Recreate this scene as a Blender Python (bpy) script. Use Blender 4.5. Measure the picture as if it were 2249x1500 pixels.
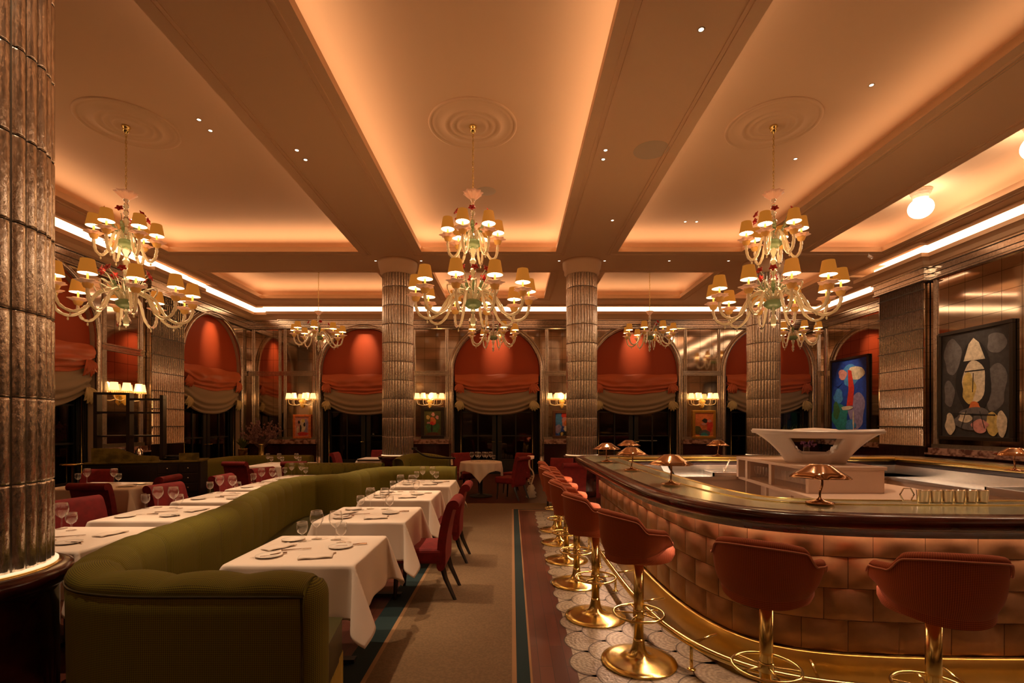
import bpy, math, random
from math import sin, cos, pi, sqrt, atan2, radians, hypot
from mathutils import Vector, Matrix
random.seed(7)
S = bpy.context.scene
COL = S.collection
for o in list(bpy.data.objects): bpy.data.objects.remove(o)

# ------------------------------------------------------------------ camera, world, exposure
H, F, VX, HY = 1.6, 1100.0, 1124.5, 930.0      # eye height, focal length in px, vanishing column, horizon row
cam_d = bpy.data.cameras.new('camera'); cam = bpy.data.objects.new('camera', cam_d); COL.objects.link(cam)
cam.location = (0, 0, H); cam.rotation_euler = (pi/2, 0, 0)
cam_d.sensor_width = 36; cam_d.lens = 36*F/2249; cam_d.shift_y = (HY-750)/2249; cam_d.clip_start = 0.05; cam_d.clip_end = 200
S.camera = cam
S.view_settings.view_transform = 'Standard'; S.view_settings.look = 'None'
S.view_settings.exposure = 0.0; S.view_settings.gamma = 1; S.view_settings.use_curve_mapping = False
W = bpy.data.worlds.new('world'); S.world = W; W.use_nodes = True
W.node_tree.nodes['Background'].inputs[0].default_value = (.05, .07, .12, 1)
W.node_tree.nodes['Background'].inputs[1].default_value = .12

WARM = (1.0, .62, .36); WARM2 = (1.0, .68, .42)
def P(px, py, h):                               # photo pixel at a known height -> place on the floor plan
    y = F*(h-H)/(HY-py); return (px-VX)*y/F, y

def area(name, loc, sx, sy, power, rot=(0,0,0), color=WARM):
    l = bpy.data.lights.new(name, 'AREA'); l.shape = 'RECTANGLE'; l.size = sx; l.size_y = sy; l.energy = power; l.color = color
    o = bpy.data.objects.new(name, l); COL.objects.link(o); o.location = loc; o.rotation_euler = rot; return o
def spot(name, loc, target, power, angle=50, blend=.8, size=.04, color=WARM2):
    l = bpy.data.lights.new(name, 'SPOT'); l.energy = power; l.spot_size = radians(angle); l.spot_blend = blend
    l.shadow_soft_size = size; l.color = color
    o = bpy.data.objects.new(name, l); COL.objects.link(o); o.location = loc
    d = Vector(target)-Vector(loc); o.rotation_euler = d.to_track_quat('-Z', 'Y').to_euler(); return o
def point(name, loc, power, size=.05, color=WARM2):
    l = bpy.data.lights.new(name, 'POINT'); l.energy = power; l.shadow_soft_size = size; l.color = color
    o = bpy.data.objects.new(name, l); COL.objects.link(o); o.location = loc; return o

SOF, CEI = 5.2, 5.65                            # soffit and upper ceiling heights
CX = [(-7.2, -3.22), (-1.9, .92), (2.22, 4.82), (6.24, 7.75)]
CY = [(-5.6, 1.7), (3.2, 10.5), (11.95, 14.4)]
# coving lights lying on the ledge of each ceiling coffer: west, east, south, north strengths per metre
COVE = {0: (2.9, .9, 2.0, 4.2), 1: (3.0, 2.9, 2.0, 4.2), 2: (1.5, 1.7, 2.0, 3.4), 3: (1.6, 2.2, 2.0, 3)}
CT = .75
for i, (x0, x1) in enumerate(CX):
    for j, (y0, y1) in enumerate(CY):
        w, e, s, n = COVE[i]
        k = .8 if j != 2 else .65
        zc = SOF+.125; o = .06
        area('cove_light', (x0-o, (y0+y1)/2, zc), .05, y1-y0, w*k*(y1-y0), (pi, .85, 0))
        area('cove_light', (x1+o, (y0+y1)/2, zc), .05, y1-y0, e*k*(y1-y0), (pi, -.85, 0))
        if j: area('cove_light', ((x0+x1)/2, y1+o, zc), x1-x0, .05, n*k*(x1-x0)*.95, (pi+CT, 0, 0))
        if j == 2: area('cove_light', ((x0+x1)/2, y0-o, zc), x1-x0, .05, s*k*(x1-x0), (pi-CT, 0, 0))
# recessed downlights over the tables, the aisle and the bar
for (x, y, tx, ty, p, a) in [(-2.0, 3.0, -1.35, 3.35, 70, 30), (-2.0, 4.9, -1.32, 4.65, 70, 30), (-2.0, 6.4, -1.3, 5.85, 70, 30), (-2.0, 8.0, -1.3, 7.0, 70, 32),
        (-3.2, 3.6, -3.3, 3.7, 60, 30), (-3.2, 5.2, -3.25, 4.75, 60, 30), (-3.2, 6.4, -3.25, 5.8, 60, 30), (-3.2, 7.6, -3.2, 7.0, 70, 34),
        (-5.5, 7.2, -5.5, 6.8, 60, 34), (-5.0, 9.4, -4.6, 9.8, 60, 34), (-.9, 10.7, -.7, 11.0, 70, 32), (-3.0, 11.0, -3.3, 12.0, 40, 32),
        (1.5, 5.0, 1.2, 4.6, 90, 50), (1.5, 7.4, 1.0, 7.0, 80, 50), (1.6, 3.0, 2.0, 2.6, 40, 55), (3.2, 3.6, 3.2, 3.6, 45, 50),
        (3.5, 5.5, 3.3, 5.6, 70, 40), (5.5, 5.5, 5.5, 5.0, 70, 50), (0, 6.5, -.3, 6.4, 40, 45), (-.2, 3.2, -.3, 3.2, 30, 45)]:
    spot('downlight', (x, y, SOF-.03 if not any(a0 < x < a1 for a0, a1 in CX) else CEI-.03), (tx, ty, .8), p*(7.5 if tx < -.5 else 4.2), a)

spot('column_fill_light', (-1.7, 1.5, SOF-.05), (-2.6, 2.4, 1.6), 160, 60)  # extra spot added to brighten the dark foreground column, no fixture modelled
spot('picture_light', (7.5, 9.4, SOF-.05), (8.72, 9.42, 2.3), 260, 36); spot('picture_light', (8.5, 14.2, SOF-.05), (9.7, 14.42, 2.3), 320, 34)
for (x, y, z, sx, sy, p) in ((3.3, 7.22, 1.03, 3.6, .05, 22), (1.60, 5.8, 1.03, .05, 2.6, 16), (5.45, 5.6, 1.03, .05, 3.0, 4)):
    area('worktop_light', (x, y, z), sx, sy, p, (0, 0, 0), (1, .74, .52))
# ------------------------------------------------------------------ materials
MATS = {}
def nt(m): return m.node_tree.nodes, m.node_tree.links
def mat(name, col=(.8,.8,.8), rough=.5, metal=0, spec=.5, emit=None, es=0, trans=0, coat=0, sheen=0, noise=None, bump=None, weave=None):
    """noise=(scale, colour2, lo, hi)  bump=(kind, scale, strength, distance[, stretch])"""
    m = bpy.data.materials.new(name); m.use_nodes = True; N, L = nt(m); b = N['Principled BSDF']
    b.inputs['Base Color'].default_value = (*col, 1); b.inputs['Roughness'].default_value = rough
    b.inputs['Metallic'].default_value = metal; b.inputs['Specular IOR Level'].default_value = spec
    if emit: b.inputs['Emission Color'].default_value = (*emit, 1); b.inputs['Emission Strength'].default_value = es
    if trans: b.inputs['Transmission Weight'].default_value = trans
    if coat: b.inputs['Coat Weight'].default_value = coat; b.inputs['Coat Roughness'].default_value = .08
    if sheen: b.inputs['Sheen Weight'].default_value = sheen; b.inputs['Sheen Roughness'].default_value = .4; b.inputs['Sheen Tint'].default_value = (*[min(1, c*2+.1) for c in col], 1)
    tc = N.new('ShaderNodeTexCoord'); mp = N.new('ShaderNodeMapping'); L.new(tc.outputs['Object'], mp.inputs[0])
    if noise:
        sc, c2, lo, hi = noise[:4]
        t = N.new('ShaderNodeTexNoise'); t.inputs['Scale'].default_value = sc; t.inputs['Detail'].default_value = 4
        mp2 = N.new('ShaderNodeMapping'); L.new(tc.outputs['Object'], mp2.inputs[0])
        if len(noise) > 4: mp2.inputs['Scale'].default_value = noise[4]
        L.new(mp2.outputs[0], t.inputs[0])
        r = N.new('ShaderNodeValToRGB'); r.color_ramp.elements[0].position = lo; r.color_ramp.elements[1].position = hi
        r.color_ramp.elements[0].color = (*col, 1); r.color_ramp.elements[1].color = (*c2, 1)
        L.new(t.outputs[0], r.inputs[0]); L.new(r.outputs[0], b.inputs['Base Color'])
    if weave:
        ck = N.new('ShaderNodeTexChecker'); ck.inputs['Scale'].default_value = weave[0]; ck.inputs[1].default_value = (*col, 1); ck.inputs[2].default_value = (*weave[1], 1)
        m3 = N.new('ShaderNodeMapping'); m3.inputs['Rotation'].default_value = (0, 0 if len(weave) > 2 else pi/4, pi/4 if len(weave) > 2 else 0); L.new(tc.outputs['UV' if len(weave) > 2 else 'Object'], m3.inputs[0]); L.new(m3.outputs[0], ck.inputs[0]); L.new(ck.outputs[0], b.inputs['Base Color'])
    if bump:
        kind, sc, st, di = bump[:4]
        if len(bump) > 4: mp.inputs['Scale'].default_value = bump[4]
        if kind == 'noise':
            t = N.new('ShaderNodeTexNoise'); t.inputs['Scale'].default_value = sc; t.inputs['Detail'].default_value = 3; out = t.outputs[0]
        elif kind == 'voronoi':
            t = N.new('ShaderNodeTexVoronoi'); t.inputs['Scale'].default_value = sc; out = t.outputs[0]
        elif kind == 'wave':
            t = N.new('ShaderNodeTexWave'); t.inputs['Scale'].default_value = sc; t.inputs['Distortion'].default_value = 1.5; out = t.outputs[1]
        elif kind == 'checker':
            t = N.new('ShaderNodeTexChecker'); t.inputs['Scale'].default_value = sc; out = t.outputs[1]
        L.new(mp.outputs[0], t.inputs[0])
        bp = N.new('ShaderNodeBump'); bp.inputs['Strength'].default_value = st; bp.inputs['Distance'].default_value = di
        L.new(out, bp.inputs['Height']); L.new(bp.outputs[0], b.inputs['Normal'])
    MATS[name] = m; return m

def thin_glass(name, tint=(1,1,1), gl=(1,1,1), rough=.02, lo=.03, hi=.9, power=2.5):
    m = bpy.data.materials.new(name); m.use_nodes = True; N, L = nt(m); N.remove(N['Principled BSDF']); out = N['Material Output']
    t = N.new('ShaderNodeBsdfTransparent'); t.inputs[0].default_value = (*tint, 1)
    g = N.new('ShaderNodeBsdfGlossy'); g.inputs[0].default_value = (*gl, 1); g.inputs['Roughness'].default_value = rough
    lw = N.new('ShaderNodeLayerWeight'); lw.inputs[0].default_value = .5
    pw = N.new('ShaderNodeMath'); pw.operation = 'POWER'; pw.inputs[1].default_value = power; L.new(lw.outputs['Facing'], pw.inputs[0])
    mr = N.new('ShaderNodeMapRange'); mr.inputs['To Min'].default_value = lo; mr.inputs['To Max'].default_value = hi; L.new(pw.outputs[0], mr.inputs[0])
    mx = N.new('ShaderNodeMixShader'); L.new(mr.outputs[0], mx.inputs[0]); L.new(t.outputs[0], mx.inputs[1]); L.new(g.outputs[0], mx.inputs[2])
    L.new(mx.outputs[0], out.inputs[0]); MATS[name] = m; return m

def milk_glass(name, col, gloss=.25, tr=.35):
    """pale blown glass: partly see-through, partly milky, glossy skin"""
    m = bpy.data.materials.new(name); m.use_nodes = True; N, L = nt(m); N.remove(N['Principled BSDF']); out = N['Material Output']
    d = N.new('ShaderNodeBsdfDiffuse'); d.inputs[0].default_value = (*col, 1)
    tl = N.new('ShaderNodeBsdfTranslucent'); tl.inputs[0].default_value = (*col, 1)
    t = N.new('ShaderNodeBsdfTransparent'); t.inputs[0].default_value = (*[.5+.5*c for c in col], 1)
    g = N.new('ShaderNodeBsdfGlossy'); g.inputs['Roughness'].default_value = .08; g.inputs[0].default_value = (1, 1, 1, 1)
    a = N.new('ShaderNodeMixShader'); a.inputs[0].default_value = .5; L.new(d.outputs[0], a.inputs[1]); L.new(tl.outputs[0], a.inputs[2])
    b = N.new('ShaderNodeMixShader'); b.inputs[0].default_value = tr; L.new(a.outputs[0], b.inputs[1]); L.new(t.outputs[0], b.inputs[2])
    lw = N.new('ShaderNodeLayerWeight'); lw.inputs[0].default_value = gloss
    c = N.new('ShaderNodeMixShader'); L.new(lw.outputs['Fresnel'], c.inputs[0]); L.new(b.outputs[0], c.inputs[1]); L.new(g.outputs[0], c.inputs[2])
    L.new(c.outputs[0], out.inputs[0]); MATS[name] = m; return m

mat('plaster', (.76, .505, .305), .85, bump=('noise', 30, .05, .01))
mat('moulding', (.60, .46, .33), .8)
mat('fluted', (.68, .60, .51), .17, .88, noise=(70, (.46, .38, .30), .42, .66, (1, 1, .3)), bump=('noise', 90, .7, .004, (1, 1, .30)))
mat('fluted_fine', (.62, .54, .45), .2, .86, noise=(30, (.44, .37, .29), .40, .66), bump=('noise', 50, .25, .003))
mat('fluted_gap', (.11, .085, .06), .5)
mat('mahogany', (.045, .008, .005), .22, coat=.6, noise=(9, (.02, .004, .003), .35, .7, (1, 1, 8)))
mat('mahogany_rim', (.07, .011, .007), .2, coat=.15, spec=.35, noise=(9, (.03, .006, .004), .35, .7))
mat('brass', (.76, .60, .22), .21, 1, bump=('noise', 12, .04, .01))
mat('brass_plate', (.62, .40, .10), .34, 1, noise=(3, (.50, .31, .07), .35, .7))
mat('rose_brass', (.52, .30, .17), .13, 1)
mat('copper_tile', (.33, .165, .075), .34, .5, noise=(5, (.18, .082, .036), .3, .75), bump=('noise', 10, .15, .02))
mat('pewter', (.80, .80, .55), .16, .7, noise=(2.2, (.62, .62, .42), .35, .7), bump=('noise', 5, .03, .01))
mat('steel', (.62, .56, .50), .25, 1)
mat('silver', (.9, .82, .74), .1, 1)
mat('red_velvet', (.22, .008, .009), .8, sheen=.15, noise=(14, (.15, .005, .006), .35, .7))
mat('orange_fabric', (.46, .10, .028), .8, weave=(150, (.32, .062, .018)))
mat('orange_pipe', (.50, .17, .09), .6)
mat('green_fabric', (.20, .185, .010), .8, sheen=.1, weave=(130, (.075, .060, .008)))
mat('green_weave', (.23, .205, .008), .85, weave=(185, (.070, .052, .006), 1))
mat('orange_weave', (.44, .095, .024), .8, weave=(170, (.23, .045, .012), 1))
mat('green_leather', (.06, .052, .014), .38, coat=.15, noise=(5, (.045, .038, .01), .35, .7))
mat('fringe', (.45, .32, .05), .7, bump=('wave', 60, .9, .01, (1, 1, .02)))
mat('linen', (.76, .645, .54), .8, bump=('noise', 120, .08, .003))
mat('linen_shadow', (.70, .58, .48), .85)
mat('porcelain', (.82, .74, .64), .2)
mat('black', (.012, .010, .010), .3)
mat('black_wood', (.010, .006, .005), .35)
mat('iron', (.022, .022, .022), .45)
mat('door_paint', (.016, .020, .017), .4)
mat('curtain_dark', (.020, .020, .013), .8, bump=('wave', 4, .8, .05, (6, 6, .01)))
mat('blind_red', (.48, .068, .014), .62, sheen=.2)
mat('blind_satin', (.62, .14, .05), .42, sheen=.3)
mat('sheer', (.36, .27, .17), .7, sheen=.2)
mat('sheer_bow', (.62, .50, .24), .6)
mat('marble', (.42, .26, .20), .18, coat=.4, noise=(9, (.12, .05, .04), .42, .62))
mat('green_marble', (.20, .15, .03), .25, noise=(7, (.09, .07, .015), .42, .62))
mat('corian', (.72, .52, .40), .35)
mat('white_gloss', (.72, .62, .56), .28, coat=.4)
mat('carpet', (.165, .098, .044), .95, noise=(60, (.13, .078, .034), .4, .6), bump=('noise', 220, .5, .004))
mat('carpet_edge', (.28, .15, .065), .95)
mat('carpet_teal', (.004, .020, .021), .95)
mat('gold', (.75, .42, .08), .32, 1)
mat('dark_frame', (.018, .012, .008), .35)
mat('brown_frame', (.10, .035, .012), .4)
mat('led', (1, .8, .5), .5, emit=(1, .74, .46), es=3.6)
mat('led_soft', (1, .8, .5), .5, emit=(1, .70, .42), es=1.0)
mat('led_bar', (1, .8, .5), .5, emit=(1, .60, .38), es=95)
mat('lens', (1, .9, .7), .5, emit=(1, .80, .55), es=9)
mat('bulb', (1, .8, .5), .5, emit=(1, .70, .38), es=34)
mat('globe', (1, .9, .8), .5, emit=(1, .78, .55), es=20)
mat('shade', (.15, .05, .008), .9, spec=.1, emit=(1, .32, .035), es=.36)
mat('shade_in', (.95, .85, .7), .8, emit=(1, .72, .38), es=2.4)
mat('sconce_shade', (.9, .7, .4), .8, emit=(1, .60, .24), es=1.9)
mat('trimming', (.8, .5, .2), .8, emit=(1, .45, .12), es=.5)
mat('petal_pink', (.85, .42, .26), .3, emit=(1, .45, .18), es=.16)  # faint glow added to the pink glass, which is no lamp
mat('petal_red', (.50, .02, .02), .2)
mat('speaker_grille', (.60, .46, .32), .9)
thin_glass('glass', power=2.6, lo=.05, hi=.9, rough=.05)
N, L = nt(MATS['glass']); _d = N.new('ShaderNodeBsdfTranslucent'); _d.inputs[0].default_value = (.9, .85, .8, 1); _a = N.new('ShaderNodeMixShader'); _a.inputs[0].default_value = .06  # slight translucent white in the edge gloss, standing in for rim light
_g = [n for n in N if n.type == 'BSDF_GLOSSY'][0]; _m = [n for n in N if n.type == 'MIX_SHADER' and n != _a][0]; L.new(_g.outputs[0], _a.inputs[1]); L.new(_d.outputs[0], _a.inputs[2]); L.new(_a.outputs[0], _m.inputs[2])
thin_glass('night_glass', (.35, .33, .32), (.8, .75, .7), .03, .08, .8)
milk_glass('murano', (.92, .84, .66), .14, .14)
milk_glass('murano_clear', (.85, .85, .68), .30, .50)
milk_glass('murano_green', (.42, .60, .34), .35, .3)
milk_glass('murano_yellow', (.95, .74, .26), .15, .15)

def mirror_mat(name, col, rough, sx, sz):
    """antiqued mirror glass in small tiles"""
    m = mat(name, col, rough, 1); N, L = nt(m); b = N['Principled BSDF']
    tc = N.new('ShaderNodeTexCoord'); sp = N.new('ShaderNodeSeparateXYZ'); L.new(tc.outputs['Object'], sp.inputs[0])
    ad = N.new('ShaderNodeMath'); ad.operation = 'ADD'; L.new(sp.outputs[0], ad.inputs[0]); L.new(sp.outputs[1], ad.inputs[1])
    cb = N.new('ShaderNodeCombineXYZ'); L.new(ad.outputs[0], cb.inputs[0]); L.new(sp.outputs[2], cb.inputs[1])
    br = N.new('ShaderNodeTexBrick'); br.offset = 0; L.new(cb.outputs[0], br.inputs[0]); br.inputs['Scale'].default_value = 1
    br.inputs['Brick Width'].default_value = sx; br.inputs['Row Height'].default_value = sz; br.inputs['Mortar Size'].default_value = .006
    br.inputs[1].default_value = (*col, 1); br.inputs[2].default_value = (*[c*.93 for c in col], 1); br.inputs[3].default_value = (*[c*.45 for c in col], 1)
    L.new(br.outputs[0], b.inputs['Base Color'])
    n = N.new('ShaderNodeTexNoise'); n.inputs['Scale'].default_value = 1.5; L.new(tc.outputs['Object'], n.inputs[0])
    mr = N.new('ShaderNodeMapRange'); mr.inputs['To Min'].default_value = rough*.5; mr.inputs['To Max'].default_value = rough*1.6
    L.new(n.outputs[0], mr.inputs[0]); L.new(mr.outputs[0], b.inputs['Roughness']); return m
mirror_mat('mirror', (.62, .52, .42), .07, .36, .36)
mirror_mat('mirror_tile', (.40, .30, .21), .16, .12, .28)

def wood_floor():
    m = mat('parquet', (.09, .022, .012), .34, coat=.05); N, L = nt(m); b = N['Principled BSDF']
    tc = N.new('ShaderNodeTexCoord'); br = N.new('ShaderNodeTexBrick'); L.new(tc.outputs['Object'], br.inputs[0])
    mp = N.new('ShaderNodeMapping'); mp.inputs['Rotation'].default_value = (0, 0, pi/2); L.new(tc.outputs['Object'], mp.inputs[0]); L.new(mp.outputs[0], br.inputs[0])
    br.inputs['Scale'].default_value = 1; br.inputs['Brick Width'].default_value = .6; br.inputs['Row Height'].default_value = .09; br.inputs['Mortar Size'].default_value = .002
    br.inputs[1].default_value = (.105, .026, .013, 1); br.inputs[2].default_value = (.065, .016, .009, 1); br.inputs[3].default_value = (.01, .004, .003, 1)
    L.new(br.outputs[0], b.inputs['Base Color'])
wood_floor()

# ------------------------------------------------------------------ mesh builder
class MB:
    def __init__(s): s.v = []; s.f = []; s.m = []; s.s = []; s.cur = 0; s.T = None; s.sm = True; s.uv = None
    def add(s, vs, fs, smooth=None):
        n = len(s.v)
        if s.T is not None: vs = [tuple(s.T @ Vector(p)) for p in vs]
        s.v += [tuple(p) for p in vs]
        for f in fs: s.f.append(tuple(i+n for i in f)); s.m.append(s.cur); s.s.append(s.sm if smooth is None else smooth)
        return s
    def box(s, x0, x1, y0, y1, z0, z1):
        v = [(x, y, z) for x in (x0, x1) for y in (y0, y1) for z in (z0, z1)]
        return s.add(v, [(0,1,3,2), (4,6,7,5), (0,4,5,1), (2,3,7,6), (0,2,6,4), (1,5,7,3)], False)
    def quad(s, a, b, c, d): return s.add([a, b, c, d], [(0, 1, 2, 3)], False)
    def lathe(s, prof, n=24, c=(0, 0, 0), close=True, wave=None):
        vs = []; fs = []
        for (r, z) in prof:
            for k in range(n):
                a = 2*pi*k/n; rr = r
                if wave: rr = r*(1+wave[0]*cos(wave[1]*a)*wave[2](r))
                vs.append((c[0]+rr*cos(a), c[1]+rr*sin(a), c[2]+z))
        for i in range(len(prof)-1):
            for k in range(n): fs.append((i*n+k, i*n+(k+1) % n, (i+1)*n+(k+1) % n, (i+1)*n+k))
        if close:
            if prof[0][0] > 1e-5: fs.append(tuple(reversed(range(n))))
            if prof[-1][0] > 1e-5: fs.append(tuple((len(prof)-1)*n+k for k in range(n)))
        return s.add(vs, fs)
    def tube(s, pts, r, n=8, closed=False, caps=True):
        pts = [Vector(p) for p in pts]; m = len(pts); vs = []; fs = []; up = Vector((0, 0, 1)); prev = None
        for i, p in enumerate(pts):
            if closed: t = pts[(i+1) % m]-pts[i-1]
            else: t = pts[min(i+1, m-1)]-pts[max(i-1, 0)]
            t.normalize()
            if prev is None:
                a = up if abs(t.z) < .9 else Vector((1, 0, 0)); u = t.cross(a).normalized()
            else:
                u = prev-t*prev.dot(t); u.normalize()
            prev = u; w = t.cross(u); rr = r[i] if isinstance(r, (list, tuple)) else r
            for k in range(n):
                a = 2*pi*k/n; vs.append(p+u*(rr*cos(a))+w*(rr*sin(a)))
        for i in range(m if closed else m-1):
            j = (i+1) % m
            for k in range(n): fs.append((i*n+k, j*n+k, j*n+(k+1) % n, i*n+(k+1) % n))
        if caps and not closed: fs.append(tuple(reversed(range(n)))); fs.append(tuple((m-1)*n+k for k in range(n)))
        return s.add(vs, fs)
    def grid(s, fn, nu, nv, cu=False, uvs=None):
        vs = [fn(i/nu, j/nv) for i in range(nu if cu else nu+1) for j in range(nv+1)]; fs = []
        if uvs: s.uv = [(0, 0)]*len(s.v)+[(uvs[0]*i/nu, uvs[1]*j/nv) for i in range(nu if cu else nu+1) for j in range(nv+1)]
        for i in range(nu):
            a = i*(nv+1); b = ((i+1) % nu if cu else i+1)*(nv+1)
            for j in range(nv): fs.append((a+j, b+j, b+j+1, a+j+1))
        return s.add(vs, fs)
    def prism(s, poly, z0, z1, smooth=False):          # vertical prism over a floor-plan polygon
        n = len(poly); vs = [(x, y, z0) for x, y in poly]+[(x, y, z1) for x, y in poly]
        fs = [(i, (i+1) % n, n+(i+1) % n, n+i) for i in range(n)]
        s.add(vs, fs, smooth); s.add(vs[:n], [tuple(reversed(range(n)))], False); return s.add(vs[n:], [tuple(range(n))], False)
    def extrude_x(s, poly, x0, x1, smooth=False):      # (y, z) outline pushed along x
        n = len(poly); vs = [(x0, y, z) for y, z in poly]+[(x1, y, z) for y, z in poly]
        s.add(vs, [(i, (i+1) % n, n+(i+1) % n, n+i) for i in range(n)], smooth)
        s.add(vs[:n], [tuple(range(n))], False); return s.add(vs[n:], [tuple(reversed(range(n)))], False)
    def sphere(s, c, r, n=12, m=8, sc=(1, 1, 1)):
        prof = [(r*sin(pi*i/m), -r*cos(pi*i/m)) for i in range(m+1)]
        vs = []; fs = []
        for (q, z) in prof:
            for k in range(n): a = 2*pi*k/n; vs.append((c[0]+q*cos(a)*sc[0], c[1]+q*sin(a)*sc[1], c[2]+z*sc[2]))
        for i in range(m):
            for k in range(n): fs.append((i*n+k, i*n+(k+1) % n, (i+1)*n+(k+1) % n, (i+1)*n+k))
        return s.add(vs, fs)
    def sweep(s, path, prof, closed=False, caps=True, fn=None):
        """path: list of (x, y, nx, ny, s) with n pointing inward; prof: list of (offset, z), closed loop"""
        m = len(path); n = len(prof); vs = []; fs = []
        for (x, y, nx, ny, q) in path:
            for k, (o, z) in enumerate(prof):
                if fn: o, z = fn(o, z, q, k)
                vs.append((x+nx*o, y+ny*o, z))
        L_ = [0]
        for a, b in zip(prof, prof[1:]): L_.append(L_[-1]+hypot(b[0]-a[0], b[1]-a[1]))
        s.uv = [(0, 0)]*len(s.v)+[(p[4], L_[k]) for p in path for k in range(n)]
        for i in range(m if closed else m-1):
            j = (i+1) % m
            for k in range(n): fs.append((i*n+k, i*n+(k+1) % n, j*n+(k+1) % n, j*n+k))
        if caps and not closed: fs.append(tuple(range(n))); fs.append(tuple(reversed([(m-1)*n+k for k in range(n)])))
        return s.add(vs, fs)
    def build(s, name, mats, parent=None, loc=None, bevel=0, solid=0, rot=0):
        me = bpy.data.meshes.new(name); me.from_pydata(s.v, [], s.f)
        for mm in (mats if isinstance(mats, (list, tuple)) else [mats]): me.materials.append(MATS[mm])
        me.polygons.foreach_set('material_index', s.m); me.polygons.foreach_set('use_smooth', s.s); me.update()
        if s.uv and len(s.uv) == len(s.v):
            ul = me.uv_layers.new(name='UVMap'); ul.data.foreach_set('uv', [c for l in me.loops for c in s.uv[l.vertex_index]])
        o = bpy.data.objects.new(name, me); COL.objects.link(o)
        if parent: o.parent = parent
        if loc: o.location = loc
        if rot: o.rotation_euler = (0, 0, rot)
        if solid: q = o.modifiers.new('solid', 'SOLIDIFY'); q.thickness = solid; q.offset = 0
        if bevel: q = o.modifiers.new('bevel', 'BEVEL'); q.width = bevel; q.segments = 3; q.limit_method = 'ANGLE'; q.harden_normals = False
        return o
def tag(o, label=None, cat=None, group=None, kind=None):
    if label: o['label'] = label
    if cat: o['category'] = cat
    if group: o['group'] = group
    if kind: o['kind'] = kind
    return o
def thing(name, label, cat, loc=(0, 0, 0), rz=0, group=None):
    o = bpy.data.objects.new(name, None); COL.objects.link(o); o.location = loc; o.rotation_euler = (0, 0, rz); o.empty_display_size = .1
    return tag(o, label, cat, group)
def struct(name, mb, mats, parent=None, **k):
    o = mb.build(name, mats, parent, **k)
    if not parent: o['kind'] = 'structure'
    return o
def dup(root, loc, rz=0, label=None, group=None, cat=None):
    r = root.copy(); COL.objects.link(r); r.location = loc; r.rotation_euler = (0, 0, rz)
    if label: r['label'] = label
    if group: r['group'] = group
    for ch in list(root.children):
        c = ch.copy(); COL.objects.link(c); c.parent = r
        for g in list(ch.children):
            d = g.copy(); COL.objects.link(d); d.parent = c
    return r
def catmull(pts, n=8, closed=False):
    out = []; m = len(pts)
    for i in range(m if closed else m-1):
        g = (lambda k: pts[k % m]) if closed else (lambda k: pts[max(0, min(m-1, k))])
        p0, p1, p2, p3 = g(i-1), g(i), g(i+1), g(i+2)
        for j in range(n):
            t = j/n
            out.append(tuple(.5*((2*p1[k])+(-p0[k]+p2[k])*t+(2*p0[k]-5*p1[k]+4*p2[k]-p3[k])*t*t+(-p0[k]+3*p1[k]-3*p2[k]+p3[k])*t**3) for k in range(len(p1))))
    if not closed: out.append(tuple(pts[-1]))
    return out
def even(pts, step, closed=False):                      # resample to even spacing, return (x, y, nx, ny, s); n = to the right of travel
    q = list(pts)+([pts[0]] if closed else []); d = [0]
    for a, b in zip(q, q[1:]): d.append(d[-1]+hypot(b[0]-a[0], b[1]-a[1]))
    n = max(4, round(d[-1]/step)); out = []; j = 0
    for i in range(n if closed else n+1):
        t = d[-1]*i/n
        while j < len(d)-2 and d[j+1] < t: j += 1
        u = (t-d[j])/max(1e-9, d[j+1]-d[j]); out.append((q[j][0]+(q[j+1][0]-q[j][0])*u, q[j][1]+(q[j+1][1]-q[j][1])*u, t))
    res = []; m = len(out)
    for i, (x, y, t) in enumerate(out):
        a = out[i-1] if closed or i > 0 else out[0]; b = out[(i+1) % m] if closed or i < m-1 else out[-1]
        dx, dy = b[0]-a[0], b[1]-a[1]; l = hypot(dx, dy) or 1
        res.append((x, y, dy/l, -dx/l, t))
    return res
# ------------------------------------------------------------------ floor
m = MB(); m.box(-8.6, 10.1, -6.2, 16.1, -.1, 0); struct('floor', m, 'parquet')
XL, XR, XF, YB, YF = -8.3, 8.72, 9.73, 15.7, -6.0

def mitre(pts):
    out = []; s = 0
    for i, (x, y) in enumerate(pts):
        ns = []
        if i > 0: a = pts[i-1]; d = Vector((x-a[0], y-a[1])); s += d.length; d.normalize(); ns.append(Vector((d.y, -d.x)))
        if i < len(pts)-1: b = pts[i+1]; d = Vector((b[0]-x, b[1]-y)).normalized(); ns.append(Vector((d.y, -d.x)))
        if len(ns) == 2: n = (ns[0]+ns[1]).normalized(); n /= max(.3, n.dot(ns[0]))
        else: n = ns[0]
        out.append((x, y, n.x, n.y, s))
    return out
OUT = [(XL, YF), (XL, 11.3), (XL+.15, 11.3), (XL+.15, 12.45), (XL, 12.45), (XL, YB+.12), (-7.22, YB+.12), (-7.22, YB), (XF, YB), (XF, 11.75), (8.58, 11.75), (8.58, 10.42), (XR, 10.42), (XR, YF)]
PATH = mitre(OUT)

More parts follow.
